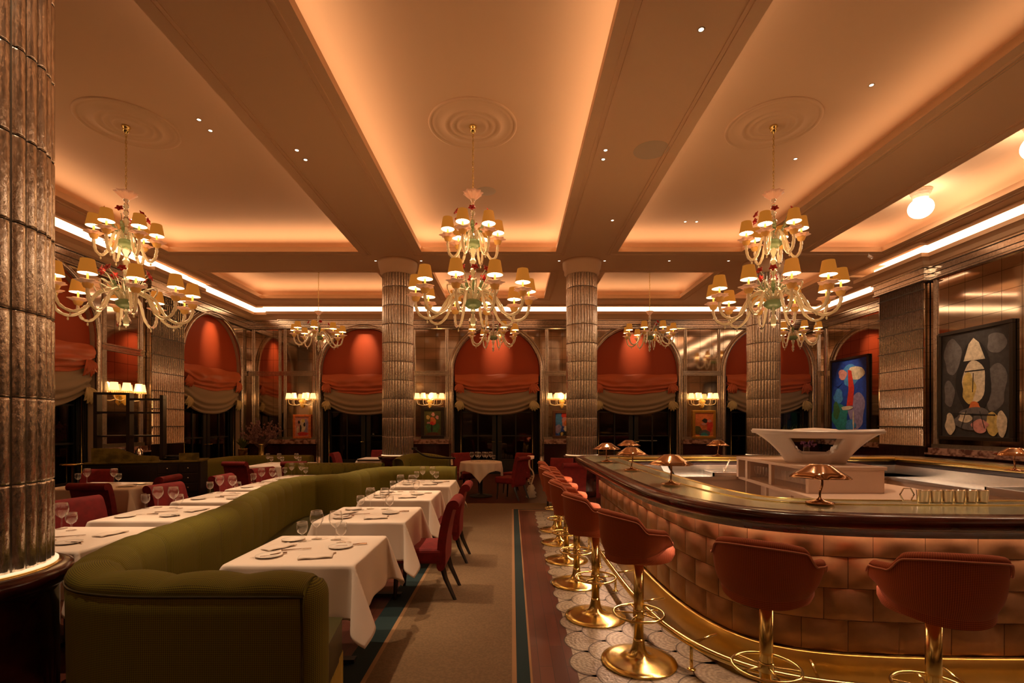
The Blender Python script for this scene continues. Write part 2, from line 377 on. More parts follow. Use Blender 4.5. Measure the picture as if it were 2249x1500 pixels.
# ------------------------------------------------------------------ ceiling with coffers
def coffer_cells(m):
    xs = sorted({XL+.38, 8.34, XF-.35}|{v for c in CX for v in c}); ys = sorted({YF, 11.4, YB-.38}|{v for c in CY for v in c})
    for a, b in zip(xs, xs[1:]):
        for c, d in zip(ys, ys[1:]):
            mx, my = (a+b)/2, (c+d)/2
            if any(p < mx < q for p, q in CX) and any(p < my < q for p, q in CY): continue
            if mx > 8.34 and my < 11.4: continue
            m.quad((a, c, SOF), (a, d, SOF), (b, d, SOF), (b, c, SOF))
m = MB(); m.sm = False; coffer_cells(m)
m.sweep(PATH, [(0, 4.98), (0, 5.42), (.46, 5.42), (.40, SOF), (.40, SOF+.03), (.36, 5.40), (.02, 5.38), (.02, 4.98)], caps=False)
for (x0, x1) in CX:
    for (y0, y1) in CY:
        prof = [(0, SOF), (0, SOF+.10), (.24, SOF+.10)] if 0 else [(0, SOF), (0, SOF+.10), (.24, SOF+.10)]
        prof += [(.24, SOF+.13), (.215, 5.42), (.15, 5.50), (.05, 5.57), (-.08, 5.62), (-.22, 5.645), (-.36, CEI)]
        loops = []
        for o, z in prof:
            r = .0 if z < SOF+.11 else min(.10+max(0, -o)+.1, (x1-x0+2*o)*.42)
            pts = []
            for (cx, cy, a0) in ((x1+o-r, y1+o-r, 0), (x0-o+r, y1+o-r, 90), (x0-o+r, y0-o+r, 180), (x1+o-r, y0-o+r, 270)):
                for k in range(5): a = radians(a0+k*22.5); pts.append((cx+r*cos(a), cy+r*sin(a), z))
            loops.append(pts)
        vs = [p for l in loops for p in l]; n = 20
        m.add(vs, [(i*n+k, (i+1)*n+k, (i+1)*n+(k+1) % n, i*n+(k+1) % n) for i in range(len(prof)-1) for k in range(n)], True)
        m.add(loops[-1], [tuple(reversed(range(n)))], False)
m.quad((-9, -6.3, 5.9), (10, -6.3, 5.9), (10, 16.2, 5.9), (-9, 16.2, 5.9))
struct('ceiling', m, 'plaster')
# plaster bead mouldings round the coffers
m = MB(); m.sm = False
for (x0, x1) in CX:
    for (y0, y1) in CY:
        for o, w in ((.13, .022), (.19, .012)):
            for (a, b, c, d) in ((x0-o-w, x1+o+w, y0-o-w, y0-o), (x0-o-w, x1+o+w, y1+o, y1+o+w), (x0-o-w, x0-o, y0-o, y1+o), (x1+o, x1+o+w, y0-o, y1+o)):
                m.box(a, b, c, d, SOF-.012, SOF+.002)
struct('trim_1', m, 'plaster')
m = MB(); m.sm = False
for k in range(4): m.box(4.97+k*.022, 4.975+k*.022, 3.0, 10.5, SOF-.006, SOF-.0005)
tag(m.build('air_slot_grille', 'speaker_grille'), 'long dark linear air slot along the soffit beside the third coffer', 'vent')
# plaster cornice with its lit strip
m = MB(); m.sm = False
m.sweep(PATH, [(0, 4.83), (.08, 4.83), (.10, 4.86), (.13, 4.86), (.20, 4.92), (.30, 4.96), (.34, 4.96), (.34, 5.04), (.29, 5.04), (.29, 4.99), (0, 4.99)])
m.sweep(PATH, [(.52, SOF-.045), (.43, SOF-.045), (.43, SOF), (.52, SOF)])
struct('trim_2', m, 'plaster')
m = MB(); m.sm = False; m.sweep(PATH, [(.03, 5.06), (.05, 5.06), (.05, 5.34), (.03, 5.34)])
tag(m.build('cornice_light_strip', 'led'), 'continuous glowing warm light strip above the wall cornice', 'light strip')
# fluted glass frieze
m = MB(); m.sm = False
m.sweep(PATH, [(0, 4.55), (.05, 4.55), (.07, 4.57), (.07, 4.60), (.05, 4.62), (.05, 4.69), (.08, 4.70), (.08, 4.74), (.06, 4.75), (.06, 4.81), (.10, 4.82), (.10, 4.84), (0, 4.84)])
struct('trim_3', m, 'fluted_fine')

# ------------------------------------------------------------------ walls with arched openings
HWI, ZS = 1.35, 3.25
def arch_wall(m, cs, u0, u1, mp, z1=5.2):
    e = u0
    for c in cs:
        m.quad(mp(e, 0, 0), mp(c-HWI, 0, 0), mp(c-HWI, z1, 0), mp(e, z1, 0)); e = c+HWI
        n = 24; arc = [(c-HWI*cos(pi*k/n), ZS+HWI*sin(pi*k/n)) for k in range(n+1)]
        for (a, b), (a2, b2) in zip(arc, arc[1:]): m.quad(mp(a, b, 0), mp(a2, b2, 0), mp(a2, z1, 0), mp(a, z1, 0))
        line = [(c-HWI, 0)]+arc+[(c+HWI, 0)]
        m.cur = 1
        for (a, b), (a2, b2) in zip(line, line[1:]): m.quad(mp(a, b, 0), mp(a2, b2, 0), mp(a2, b2, .34), mp(a, b, .34))
        m.cur = 0
    m.quad(mp(e, 0, 0), mp(u1, 0, 0), mp(u1, z1, 0), mp(e, z1, 0))
BC = [-4.64, -.48, 3.86, 8.04]; LC = [-2.0, 3.3, 8.63, 13.95]
m = MB(); arch_wall(m, BC, -7.22, XF, lambda u, z, d: (u, YB+d, z))
m.quad((XL, YB+.12, 0), (-7.22, YB+.12, 0), (-7.22, YB+.12, 5.2), (XL, YB+.12, 5.2)); m.quad((-7.22, YB+.12, 0), (-7.22, YB, 0), (-7.22, YB, 5.2), (-7.22, YB+.12, 5.2))
struct('wall_back', m, ['mirror', 'moulding'])
m = MB(); arch_wall(m, LC, YF, YB+.12, lambda u, z, d: (XL-d, u, z)); struct('wall_left', m, ['mirror', 'moulding'])
m = MB(); m.sm = False
m.box(XR, XR+.1, YF, 10.42, 0, 5.2); m.box(XF, XF+.1, 11.75, YB, 0, 5.2); struct('wall_right', m, 'mirror')
m = MB(); m.box(XL, XF, YF-.1, YF, 0, 5.2); struct('wall_front', m, 'mirror_tile')
# right-hand pier between the two mirrored stretches
def ribs(m, path, step, r, z0, z1, n=8):
    """half-round vertical ribs along a polyline"""
    for (x, y, nx, ny, s) in even(path, step):
        m.tube([(x, y, z0), (x, y, z1)], r, n)
t = thing('fluted_pier', 'wide fluted glass pier on the right wall beside the large portrait-shaped painting', 'pier', (0, 0, 0))
m = MB(); m.sm = False; m.box(8.60, XF-.001, 10.44, 11.74, 0, 4.55); m.build('pier_core', 'mirror_tile', t)
m = MB(); ribs(m, [(8.60, 10.50), (8.60, 11.68)], .052, .026, 1.12, 4.55)
m.build('fluting', 'fluted', t)
m = MB()
for k in range(9): m.box(8.565, 8.60, 10.44, 11.74, 1.12+k*.41, 1.132+k*.41)
m.build('joint', 'fluted_gap', t)
t = thing('fluted_pier', 'narrow fluted glass pier on the left wall beside the tall black shelf', 'pier', (0, 0, 0))
m = MB(); m.sm = False; m.box(XL+.001, XL+.15, 11.3, 12.45, 0, 4.55); m.build('pier_core', 'mirror_tile', t)
m = MB(); ribs(m, [(XL+.15, 11.36), (XL+.15, 12.4)], .065, .032, 1.12, 4.55); m.build('fluting', 'fluted', t)
m = MB()
for k in range(9): m.box(XL+.15, XL+.185, 11.3, 12.45, 1.12+k*.41, 1.132+k*.41)
m.build('joint', 'fluted_gap', t)

# wainscot, marble ledge and glass bands between the arches
def pier_trim(mp, u0, u1, ww, ml, gb, band=True):
    def bx(m, a, b, d0, d1, z0, z1):
        p = mp(a, z0, d0); q = mp(b, z1, d1); m.box(*sorted((p[0], q[0])), *sorted((p[1], q[1])), z0, z1)
    bx(ww, u0, u1, -.06, 0, 0, .92); bx(ww, u0, u1, -.08, 0, .92, .96)
    n = max(1, round((u1-u0)/.6)); w = (u1-u0)/n
    for k in range(n):
        bx(ww, u0+k*w+.07, u0+(k+1)*w-.07, -.075, -.05, .16, .80)
    bx(ml, u0-.02, u1+.02, -.16, 0, .965, 1.0); bx(ml, u0, u1, -.10, 0, 1.0, 1.10)
    bx(gb, u0, u1, -.035, 0, 1.10, 1.18)
    if band: bx(gb, u0, u1, -.05, 0, 3.10, 3.13); bx(gb, u0, u1, -.035, 0, 3.14, 3.20); bx(gb, u0, u1, -.05, 0, 3.21, 3.24)
    for e in (u0+.03, u1-.03-.11):
        for k in range(2):
            c = mp(e+.035+k*.05, 0, -.005); gb.tube([(c[0], c[1], 1.12), (c[0], c[1], 4.55)], .027, 8)
BM = lambda u, z, d: (u, YB+d, z); LM = lambda u, z, d: (XL-d, u, z)
FM = lambda u, z, d: (XF+d, u, z); RM = lambda u, z, d: (XR+d, u, z)
ww, ml, gb = MB(), MB(), MB(); ww.sm = ml.sm = gb.sm = False
BP = [(-7.2, -6.12)]+[(a+HWI+.13, b-HWI-.13) for a, b in zip(BC, BC[1:])]+[(9.52, 9.71)]
for a, b in BP: pier_trim(BM, a, b, ww, ml, gb)
pier_trim(lambda u, z, d: (u, YB+.12+d, z), -8.25, -7.24, ww, ml, gb)
for a, b in zip(LC, LC[1:]):
    if b > 13: pier_trim(LM, 10.1, 11.28, ww, ml, gb)
    else: pier_trim(LM, a+HWI+.13, b-HWI-.13, ww, ml, gb)
pier_trim(FM, 11.8, 15.6, ww, ml, gb, False); pier_trim(RM, 4.2, 10.38, ww, ml, gb, False); pier_trim(RM, -6, 4.1, ww, ml, gb)
struct('trim_4', ww, 'mahogany'); struct('trim_5', ml, 'marble'); struct('trim_6', gb, 'fluted_fine')

# ------------------------------------------------------------------ one French window with its blind, copied round the room
def make_window(n, loc, rz):
    w = thing('window_%d' % n, None, None, loc, rz); w['kind'] = 'structure'
    m = MB()                                           # fluted glass hood mould round the arch
    line = [(-HWI-.05, 0)]+[(-(HWI+.05)*cos(pi*k/32), ZS+(HWI+.05)*sin(pi*k/32)) for k in range(33)]+[(HWI+.05, 0)]
    line = [(-HWI-.05, .3*k) for k in range(1, 11)]+line[1:-1]+[(HWI+.05, 3.0-.3*k) for k in range(10)]
    m.tube([(x, -.015, z) for x, z in line], .060, 10); m.tube([(x*1.055, -.005, z if z <= ZS else ZS+(z-ZS)*1.055) for x, z in line], .025, 8)
    m.build('arch_moulding', 'fluted', w)
    m = MB(); m.sm = False
    for s in (-1, 1):
        m.box(*sorted((s*1.35, s*1.22)), .20, .32, 0, 4.0)
        m.box(*sorted((s*.02, s*.15)), .20, .27, .05, 2.9); m.box(*sorted((s*1.10, s*1.22)), .20, .27, .05, 2.9)
        m.box(*sorted((s*.15, s*1.10)), .20, .27, .05, .46); m.box(*sorted((s*.22, s*1.03)), .19, .21, .13, .38)
        m.box(s*.60-.018, s*.60+.018, .21, .26, .46, 2.9)
        for z in (1.21, 1.96, 2.68): m.box(*sorted((s*.15, s*1.10)), .21, .26, z-.018, z+.018)
    m.box(-1.35, 1.35, .20, .32, 2.9, 3.0); m.box(-1.35, 1.35, .14, .34, 0, .05)
    m.build('door_frame', 'door_paint', w)
    m = MB(); m.box(-1.1, -.15, .232, .238, .46, 2.9); m.box(.15, 1.1, .232, .238, .46, 2.9); m.build('pane', 'night_glass', w)
    m = MB(); m.sm = True
    for s in (-1, 1): m.tube([(s*.07, .19, 1.02), (s*.07, .14, 1.02), (s*.16, .14, 1.02)], .009, 8)
    m.build('door_handle', 'brass', w)
    return w
def make_blind(label):
    b = thing('arched_blind', label, 'blind', (0, 0, 0), 0, 'draped blinds in the arched windows')
    m = MB(); m.sm = False; R = 1.335
    arc = [(R*cos(pi*k/32), .10, ZS+R*sin(pi*k/32)) for k in range(33)]; pl = [(R, .10, 3.10)]+arc+[(-R, .10, 3.10)]
    m.add(pl+[(x, .12, z) for x, y, z in pl], [tuple(range(35)), tuple(reversed(range(35, 70)))]+[(i, (i+1) % 35, 35+(i+1) % 35, 35+i) for i in range(35)])
    m.build('upper_panel', 'blind_red', b)
    def sat(a, v):
        u = a*2-1; zb = 2.48+.30*abs(u)**2.4; z = 3.14+(zb-3.14)*v+.012*sin(9*u+5*v)
        y = .06-.15*max(0, sin(pi*min(1, .12+v*.86)))**.8*(1-.4*u*u)
        sag = v*v*(1+.25*(1-u*u)); y -= .030*sin(sag*19+.8*sin(3*u))*v+.020*sin(9*u+3*sin(5*v)+3)*(1-v)*v*4
        return (1.31*u, y, z)
    m = MB(); m.grid(sat, 64, 36); m.build('satin_swag', 'blind_satin', b)
    def she(a, v):
        u = a*2-1; zt = 2.62+.28*abs(u)**2.2; zb = 1.86+.40*abs(u)**2.6-.05*(abs(u) > .93)
        y = .09-.12*max(0, sin(pi*min(1, v)))**.7*(1-.4*u*u)-.030*sin(v*v*22+.5*sin(4*u))*v
        return (1.27*u, y, zt+(zb-zt)*v)
    m = MB(); m.grid(she, 64, 36); m.build('sheer_swag', 'sheer', b)
    rnd = random.Random(3)
    for s in (-1, 1):
        for z, mt in ((2.78, 'blind_satin'), (2.24, 'sheer_bow')):
            m = MB()
            for k in range(5):
                a = -pi/2+(k-2)*.27+s*.22; l = .26+.08*rnd.random(); c = (s*1.13, -.03, z+.06)
                def leaf(p, q, a=a, l=l, c=c):
                    wd = .07*sin(pi*min(1, p*.85+.12)); r = l*p
                    return (c[0]+r*cos(a)+(q-.5)*wd*2*sin(a)*-1, c[1]-.05*sin(pi*p)-.02*sin(q*9), c[2]+r*sin(a)+(q-.5)*wd*2*cos(a))
                m.grid(leaf, 8, 6)
            m.build('gathered_bow', mt, b)
    return b
def make_curtain(label, s):
    t = thing('side_curtain', label, 'curtain', (0, 0, 0), 0, 'dark curtains at the window sides')
    m = MB()
    m.grid(lambda a, v: (s*(1.34-.20*a-.05*a*sin(pi*v)), .17-.03*sin(a*22)-.01, .02+3.1*v), 30, 10)
    m.build('drape', 'curtain_dark', t); m = MB(); m.tube([(s*1.13, .09, .02), (s*1.13, .09, 2.4)], .007, 6); m.build('pull_rod', 'brass', t)
    return t
bn = ['just left of the far left column', 'between the two far columns', 'right of the middle column behind the bar', 'behind the rightmost column']
ln = [None, None, 'next to the foreground column', 'right of the tall black shelf']
wins = [((c, YB, 0), 0, bn[i]) for i, c in enumerate(BC)]+[((XL, c, 0), pi/2, ln[i]) for i, c in enumerate(LC) if ln[i]]
w0 = make_window(1, wins[0][0], wins[0][1]); b0 = make_blind('x'); cu = [make_curtain('x', -1), make_curtain('x', 1)]
for i, (loc, rz, nm) in enumerate(wins):
    if i: q = dup(w0, loc, rz); q.name = 'window_%d' % (i+1)
    for src, lb in ((b0, 'red and beige draped arched blind '+nm), (cu[0], 'dark curtain at left of arched window '+nm), (cu[1], 'dark curtain at right of arched window '+nm)):
        lb = lb.replace(', partly behind the rightmost column', '').replace(' of the picture', ' of the gold-framed painting')
        if i: dup(src, loc, rz, lb)
        else: src.location = loc; src.rotation_euler = (0, 0, rz); src['label'] = lb
    # picture light aimed at each blind
    n = Vector((sin(rz), -cos(rz))); c = Vector(loc[:2])
    p = c+n*.75
    spot('blind_light', (p.x, p.y, SOF-.05), (c.x-n.x*.1, c.y-n.y*.1, 3.95), 170, 38, 1.0, .03, (1, .68, .40))
m = MB(); m.box(-14, 14, 22, 22.1, -1, 9); m.box(-14, -13.9, -8, 22, -1, 9)
struct('wall_outside', m, 'iron')
m = MB(); m.box(-14, 14, 16.1, 22, -.14, -.1); m.box(-14, -8.6, -8, 22, -.14, -.1); struct('floor_outside', m, 'iron')

# ------------------------------------------------------------------ fluted glass columns on mahogany plinths
def make_column(label, dens=8):
    t = thing('fluted_column', label, 'column', (0, 0, 0), 0, 'fluted glass columns')
    n = 32; R = .318
    def flute(z0, z1):
        prof = [(z0, .84), (z0+.003, .96), (z0+.012, 1), (z1-.012, 1), (z1-.003, .96), (z1, .84)]
        return prof
    m = MB(); NS = n*dens; z0 = .90
    zs = []
    k = 0; z = .905
    while z < 4.88:
        zt = min(4.9, z+.41)
        prof = flute(z, zt-.005)
        vs = []; fs = []
        for zz, a in prof:
            for q in range(NS):
                ph = 2*pi*q/NS; r = R+.026*a*abs(sin(n*ph/2))**.55*(1 if int(n*ph/(2*pi)) % 2 else .86)
                vs.append((r*cos(ph), r*sin(ph), zz))
        for i in range(len(prof)-1):
            for q in range(NS): fs.append((i*NS+q, i*NS+(q+1) % NS, (i+1)*NS+(q+1) % NS, (i+1)*NS+q))
        m.add(vs, fs); z = zt
    m.build('fluted_shaft', 'fluted', t)
    m = MB(); m.lathe([(R+.007, .9), (R+.007, 4.9)], 64); m.build('shaft_core', 'fluted_gap', t)
    m = MB(); m.lathe([(.345, 4.895), (.35, 4.905), (.39, 4.93), (.39, 5.0), (.42, 5.06), (.43, 5.14), (.43, 5.2)], 48); m.build('capital', 'plaster', t)
    m = MB(); m.lathe([(.385, 0), (.385, .14), (.365, .16), (.365, .76), (.385, .79), (.40, .80), (.425, .825), (.43, .85), (.42, .875), (.40, .885), (.37, .888)], 64); m.build('plinth', 'mahogany_rim', t)
    m = MB(); m.lathe([(.372, .880), (.372, .893), (.33, .900), (.33, .88)], 64); m.build('brass_ring', 'brass', t)
    m = MB(); m.lathe([(.352, .897), (.360, .897), (.360, .903), (.352, .903)], 64); m.build('base_light', 'led_soft', t)
    return t
c0 = make_column('fluted glass column filling the left foreground beside the green banquette', 10); c0.location = (-2.655, 2.40, 0)
for x, y, lb in ((-2.55, 11.2, 'far fluted glass column left of the carpeted aisle'), (1.56, 11.2, 'far fluted glass column behind the left end of the bar'), (5.62, 11.2, 'far fluted glass column behind the white island sculpture'),
                 ):
    dup(c0, (x, y, 0), 0, lb)

# ------------------------------------------------------------------ ceiling roses, downlights, speakers
def rose(x, lb):
    t = thing('ceiling_rose', lb, 'ceiling rose', (x, 6.8, CEI), 0, 'plaster ceiling roses')
    m = MB(); prof = [(.60, 0), (.60, -.012), (.575, -.018), (.56, -.006), (.54, -.006), (.525, -.014), (.50, -.004), (.40, -.004), (.385, -.022), (.36, -.026), (.345, -.012), (.30, -.012), (.29, -.024), (.265, -.024), (.255, -.012), (.20, -.012), (.19, -.026), (.165, -.026), (.155, -.014), (.0, -.014)]
    m.lathe([(r, z) for r, z in reversed(prof)], 56, close=False); m.build('rose_disc', 'plaster', t)
    return t
for x, w in ((-5.2, 'left'), (-.53, 'middle'), (3.53, 'right')): rose(x, 'round plaster ceiling rose above the %s large chandelier' % w)
def make_downlight():
    t = thing('recessed_downlight', 'x', 'downlight', (0, 0, 0), 0, 'recessed downlights')
    m = MB(); m.lathe([(.022, -.001), (.034, -.006), (.036, 0), (.022, 0)], 20, close=False); m.build('trim_ring', 'moulding', t)
    m = MB(); m.lathe([(0, -.001), (.022, -.001)], 16, close=False); m.build('lens', 'lens', t); return t
dl = None
for px, py, h, lb in ((437, 263, CEI, 'upper of the two downlights right of the left ceiling rose'), (462, 287, CEI, 'lower of the two downlights right of the left ceiling rose'), (652, 330, SOF, 'upper of the two downlights on the left beam'), (671, 351, SOF, 'lower of the two downlights on the left beam'),
        (1330, 330, SOF, 'upper of two downlights right of the middle ceiling rose'), (1325, 350, SOF, 'lower of two downlights right of the middle ceiling rose'), (1345, 484, SOF, 'single downlight on the middle beam near its far end'), (1540, 65, SOF, 'bright downlight nearest the camera on the middle beam'),
        (1914, 187, CEI, 'downlight in the third coffer, right of its ceiling rose'), (1747, 349, CEI, 'downlight in the third coffer just beyond its ceiling rose'), (1505, 487, CEI, 'left of the two small downlights at the far end of the third coffer'), (1530, 487, CEI, 'right of the two small downlights at the far end of the third coffer'),
        (825, 573, SOF, 'downlight just left of the far left column top'), (925, 573, SOF, 'downlight just right of the far left column top'), (1228, 573, SOF, 'downlight just left of the middle column top'), (1328, 573, SOF, 'downlight just right of the middle column top'), (1470, 573, SOF, 'downlight on the cross beam left of the right chandelier'), (1600, 573, SOF, 'downlight on the cross beam behind the right chandelier')):
    x, y = P(px, py, h)
    if dl is None: dl = make_downlight(); dl.location = (x, y, h); dl['label'] = 'recessed '+lb
    else: dup(dl, (x, y, h), 0, 'recessed '+lb)
for px, py, h, r, lb in ((1068, 420, CEI, .16, 'faint round ceiling speaker beyond the middle ceiling rose'), (1430, 330, SOF, .22, 'round flush ceiling disc on the middle beam')):
    x, y = P(px, py, h); m = MB(); m.lathe([(0, -.004), (r, -.004), (r+.01, 0)], 32, close=False)
    tag(m.build('ceiling_speaker', 'speaker_grille', loc=(x, y, h)), lb, 'speaker')
def globe(x, y, lb):
    t = thing('globe_ceiling_lamp', lb, 'ceiling lamp', (x, y, CEI), 0, 'globe lamps over the right side')
    m = MB(); m.lathe([(0, -.16), (.10, -.16), (.115, -.14), (.115, -.11), (.13, -.10), (.13, -.07), (.15, -.06), (.15, -.03), (.165, -.02), (.165, 0)], 32); m.build('mount', 'moulding', t)
    m = MB(); m.sphere((0, 0, -.31), .185, 28, 18, (1, 1, .92)); m.build('glass_globe', 'globe', t)
globe(7.1, 8.7, 'whole lit glass globe lamp on the ceiling at right'); globe(7.1, 6.75, 'lit glass globe lamp cut off by the right edge of the frame'); globe(7.1, 4.8, 'lit glass globe lamp nearer than the right edge of the frame')
m = MB(); m.tube([(0, 0, 0), (0, 0, -.06)], .008, 6); m.tube([(0, 0, -.06), (.03, -.06, -.12)], .03, 12)
x, y = P(1908, 556, SOF); tag(m.build('spotlight', 'white_gloss', loc=(x, y, SOF)), 'small white spotlight hanging under the soffit at right', 'spotlight')

# ------------------------------------------------------------------ carpet runner and fish-scale mosaic
def flat(name, rects, z, mt, **k):
    m = MB()
    for (a, b, c, d) in rects: m.box(a, b, c, d, .0005, z)
    return m
t = thing('carpet_runner', 'beige carpet runner with a teal border along the aisle between tables and bar', 'carpet')
flat('f', [(-.90, 0, -3, 9.94), (0, 3.0, 9.35, 9.94)], .010, 0).build('carpet_field', 'carpet', t)
flat('e', [(-.93, -.90, -3, 9.94), (0, .03, -3, 9.32), (.03, 3.0, 9.32, 9.35), (-.93, 3.0, 9.94, 9.97)], .011, 0).build('carpet_piping', 'carpet_edge', t)
flat('t', [(-1.10, -.93, -3, 9.97), (.03, .115, -3, 9.24), (.03, 3.0, 9.24, 9.32)], .009, 0).build('carpet_border', 'carpet_teal', t)
flat('g', [(.115, .13, -3, 9.225), (.115, 3.0, 9.225, 9.24)], .010, 0).build('outer_piping', 'carpet_edge', t)
for nm, col in (('tess_a', (.37, .31, .22)), ('tess_b', (.28, .23, .16))): mat(nm, col, .35, bump=('voronoi', 60, .5, .004), noise=(50, tuple(c*.6 for c in col), .4, .65))
mat('tess_dark', (.06, .045, .03), .5)
m = MB(); m.sm = False
ix = 0; R = .19
pts = [(x*.155, y*.34+(.17 if x % 2 else 0)) for x in range(2, 60) for y in range(0, 32)]
for (x, y) in pts:
    x += .26; y += -.4
    if x < .40+R*.55 or y > 9.05: continue
    inside = (1.35 < x < 6.0 and 3.0 < y < 7.8)
    if inside or x > 5.6 or (x > 1.5 and 2.95 < y) or y < -.2: continue
    z = .002+.0002*x*6
    n = 22; a0 = pi*.42; rr = [R, R*.95]+[R*(.95-.085*k) for k in range(1, 10)]
    for q in range(len(rr)-1):
        m.cur = 2 if q == 0 else q % 2
        vs = []
        for k in range(n+1):
            a = pi-a0*1.25+2*a0*1.25*k/n
            vs += [(x+rr[q]*cos(a), y+rr[q]*sin(a), z+(.0 if q else -.0)), (x+rr[q+1]*cos(a), y+rr[q+1]*sin(a), z)]
        m.add(vs, [(2*k, 2*k+2, 2*k+3, 2*k+1) for k in range(n)], False)
    m.cur = 1; vs = [(x+rr[-1]*cos(2*pi*k/12), y+rr[-1]*sin(2*pi*k/12), z) for k in range(12)]; m.add(vs, [tuple(range(12))], False)
m.cur = 0; m.box(.42, 6.2, -.4, 9.1, .0003, .0012)
struct('floor_mosaic', m, ['tess_a', 'tess_b', 'tess_dark'])
# ------------------------------------------------------------------ green serpentine banquette
ridge = catmull([(-.86, 2.17), (-1.25, 2.17), (-1.62, 2.18), (-1.88, 2.27), (-2.06, 2.52), (-2.17, 2.85), (-2.20, 3.2), (-2.22, 3.6), (-2.28, 4.1), (-2.46, 4.8), (-2.62, 5.6), (-2.66, 6.0), (-2.56, 6.28), (-2.34, 6.42), (-2.18, 6.64), (-2.12, 7.1), (-2.05, 7.4), (-1.85, 7.62), (-1.5, 7.66), (-.85, 7.66)], 8)
def hpts(pts, step): return even(pts, step)
rp = hpts(ridge, .02)
def tuft(o, z, s, k):
    ph = abs(sin(pi*s/.31)); b = ph**.3
    if z > .44:
        w = min(1, (z-.44)/.2)
        if o > 0: o += .026*b*w-.014
        elif s > 1.75: o -= .014*b*w-.008
    if z > .90: z += .008*b-.006+(.008*sin(pi*s/.31)**2 if s < 1.3 else 0)
    return o, z
prof = [(-.095, .02), (-.10, .45), (-.105, .80), (-.108, .875), (-.098, .885), (-.108, .90), (-.095, .922), (-.06, .938), (-.01, .945), (.045, .938), (.085, .915), (.11, .87), (.12, .80), (.12, .62), (.115, .45), (.10, .02)]
t = thing('banquette', 'long olive green serpentine banquette with channelled back running down the middle of the dining tables', 'banquette', (0, 0, 0))
m = MB(); m.sweep(rp, prof, fn=tuft); m.build('backrest', 'green_weave', t)
m = MB()                                                # piping along the outer back
m.tube([(x-nx*.106, y-ny*.106, .884) for x, y, nx, ny, s in rp[:85:3]], .006, 8)
m.tube([(-.87, 2.066, .884), (-.868, 2.068, .7), (-.868, 2.072, .05)], .006, 8); m.build('piping', 'green_leather', t)
m = MB(); m.sm = True                                    # rounded closing roll at the aisle end
def roll(a, v):
    z = .03+.90*v; th = pi*a-pi/2; w = .105*(1-.0*v); q = 1 if v < .90 else sqrt(max(0, 1-((v-.90)/.10)**2))
    return (-.862+.055*cos(th)*q, 2.175+w*sin(th)*(.15+.85*q), z)
m.grid(roll, 14, 40, uvs=(.2, .9)); m.build('end_roll', 'green_weave', t)
m = MB(); m.sm = False
m.prism([(-.90, 2.28), (-.985, 2.92), (-1.55, 2.97), (-1.64, 3.3), (-1.72, 4.1), (-1.88, 4.8), (-2.05, 5.8), (-1.85, 6.2), (-1.62, 6.7), (-1.5, 7.1), (-.86, 7.16), (-.86, 7.56), (-1.75, 7.54), (-1.95, 7.3), (-2.08, 6.7), (-2.3, 6.32), (-2.52, 6.05), (-2.5, 5.6), (-2.35, 4.8), (-2.16, 4.1), (-2.1, 3.6), (-2.05, 3.1), (-1.9, 2.55), (-1.6, 2.28)], .26, .47)
m.build('seat', 'green_leather', t, bevel=.03)
m = MB(); m.sm = False
fp = mitre([(-.90, 2.26), (-.985, 2.92), (-1.55, 2.97), (-1.64, 3.3), (-1.72, 4.1), (-1.88, 4.8), (-2.05, 5.8), (-1.85, 6.2), (-1.62, 6.7), (-1.5, 7.1), (-.86, 7.16)])
m.sweep(even([(a[0], a[1]) for a in fp], .012), [(0, .05), (0, .28), (.006, .28), (.006, .05)], fn=lambda o, z, s, k: (o+.006*sin(s*520), z)); m.build('fringe', 'fringe', t)
# left-hand seat
m = MB(); m.sm = False
m.prism([(-2.32, 3.2), (-2.34, 3.6), (-2.42, 4.2), (-2.6, 4.9), (-2.76, 5.6), (-2.8, 6.1), (-2.66, 6.42), (-2.34, 6.7), (-2.26, 7.6), (-2.75, 7.6), (-2.85, 6.8), (-3.1, 6.2), (-3.05, 5.5), (-2.9, 4.7), (-2.8, 3.9), (-2.76, 3.2)], .1, .47)
m.build('rear_seat', 'green_leather', t, bevel=.03)
t = thing('banquette', 'low green channelled banquette end facing the left row of tables at its far end', 'banquette', (0, 0, 0))
m = MB(); m.sweep(even([(-3.75, 8.35), (-2.15, 8.35)], .02), [(o, z) for o, z in prof], fn=lambda o, z, s, k: (o+(.03*abs(sin(pi*s/.2))**.45 if o > 0 and z > .4 else 0), z)); m.build('backrest', 'green_fabric', t)
m = MB(); m.sm = False; m.box(-3.7, -2.45, 7.98, 8.24, .1, .46); m.build('seat', 'green_leather', t, bevel=.03)
t = thing('banquette', 'plain olive banquette in the far left corner behind the flower vase table', 'banquette', (0, 0, 0))
m = MB(); m.sweep(even([(-6.2, 9.9), (-6.2, 11.0), (-6.05, 11.3), (-5.6, 11.4), (-4.55, 11.4)], .05), [(o, z*.93) for o, z in prof]); m.build('backrest', 'green_fabric', t)
m = MB(); m.sm = False; m.box(-6.05, -4.6, 10.85, 11.25, .1, .46); m.build('seat', 'green_leather', t, bevel=.03)
t = thing('banquette', 'olive scalloped sofa beyond the right-hand tables, with a glossy black curved rail', 'banquette', (0, 0, 0))
m = MB(); m.sweep(even(catmull([(-2.05, 9.0), (-1.95, 9.3), (-1.6, 9.5), (-1.2, 9.5)], 8), .03), [(o, z*(1.02)) for o, z in prof], fn=lambda o, z, s, k: (o, z+(.08*sin(pi*min(1, s/1.1)) if z > .6 else 0))); m.build('backrest', 'green_fabric', t)
m = MB(); m.sm = False; m.box(-1.95, -1.15, 9.0, 9.4, .1, .46); m.build('seat', 'green_leather', t, bevel=.03)
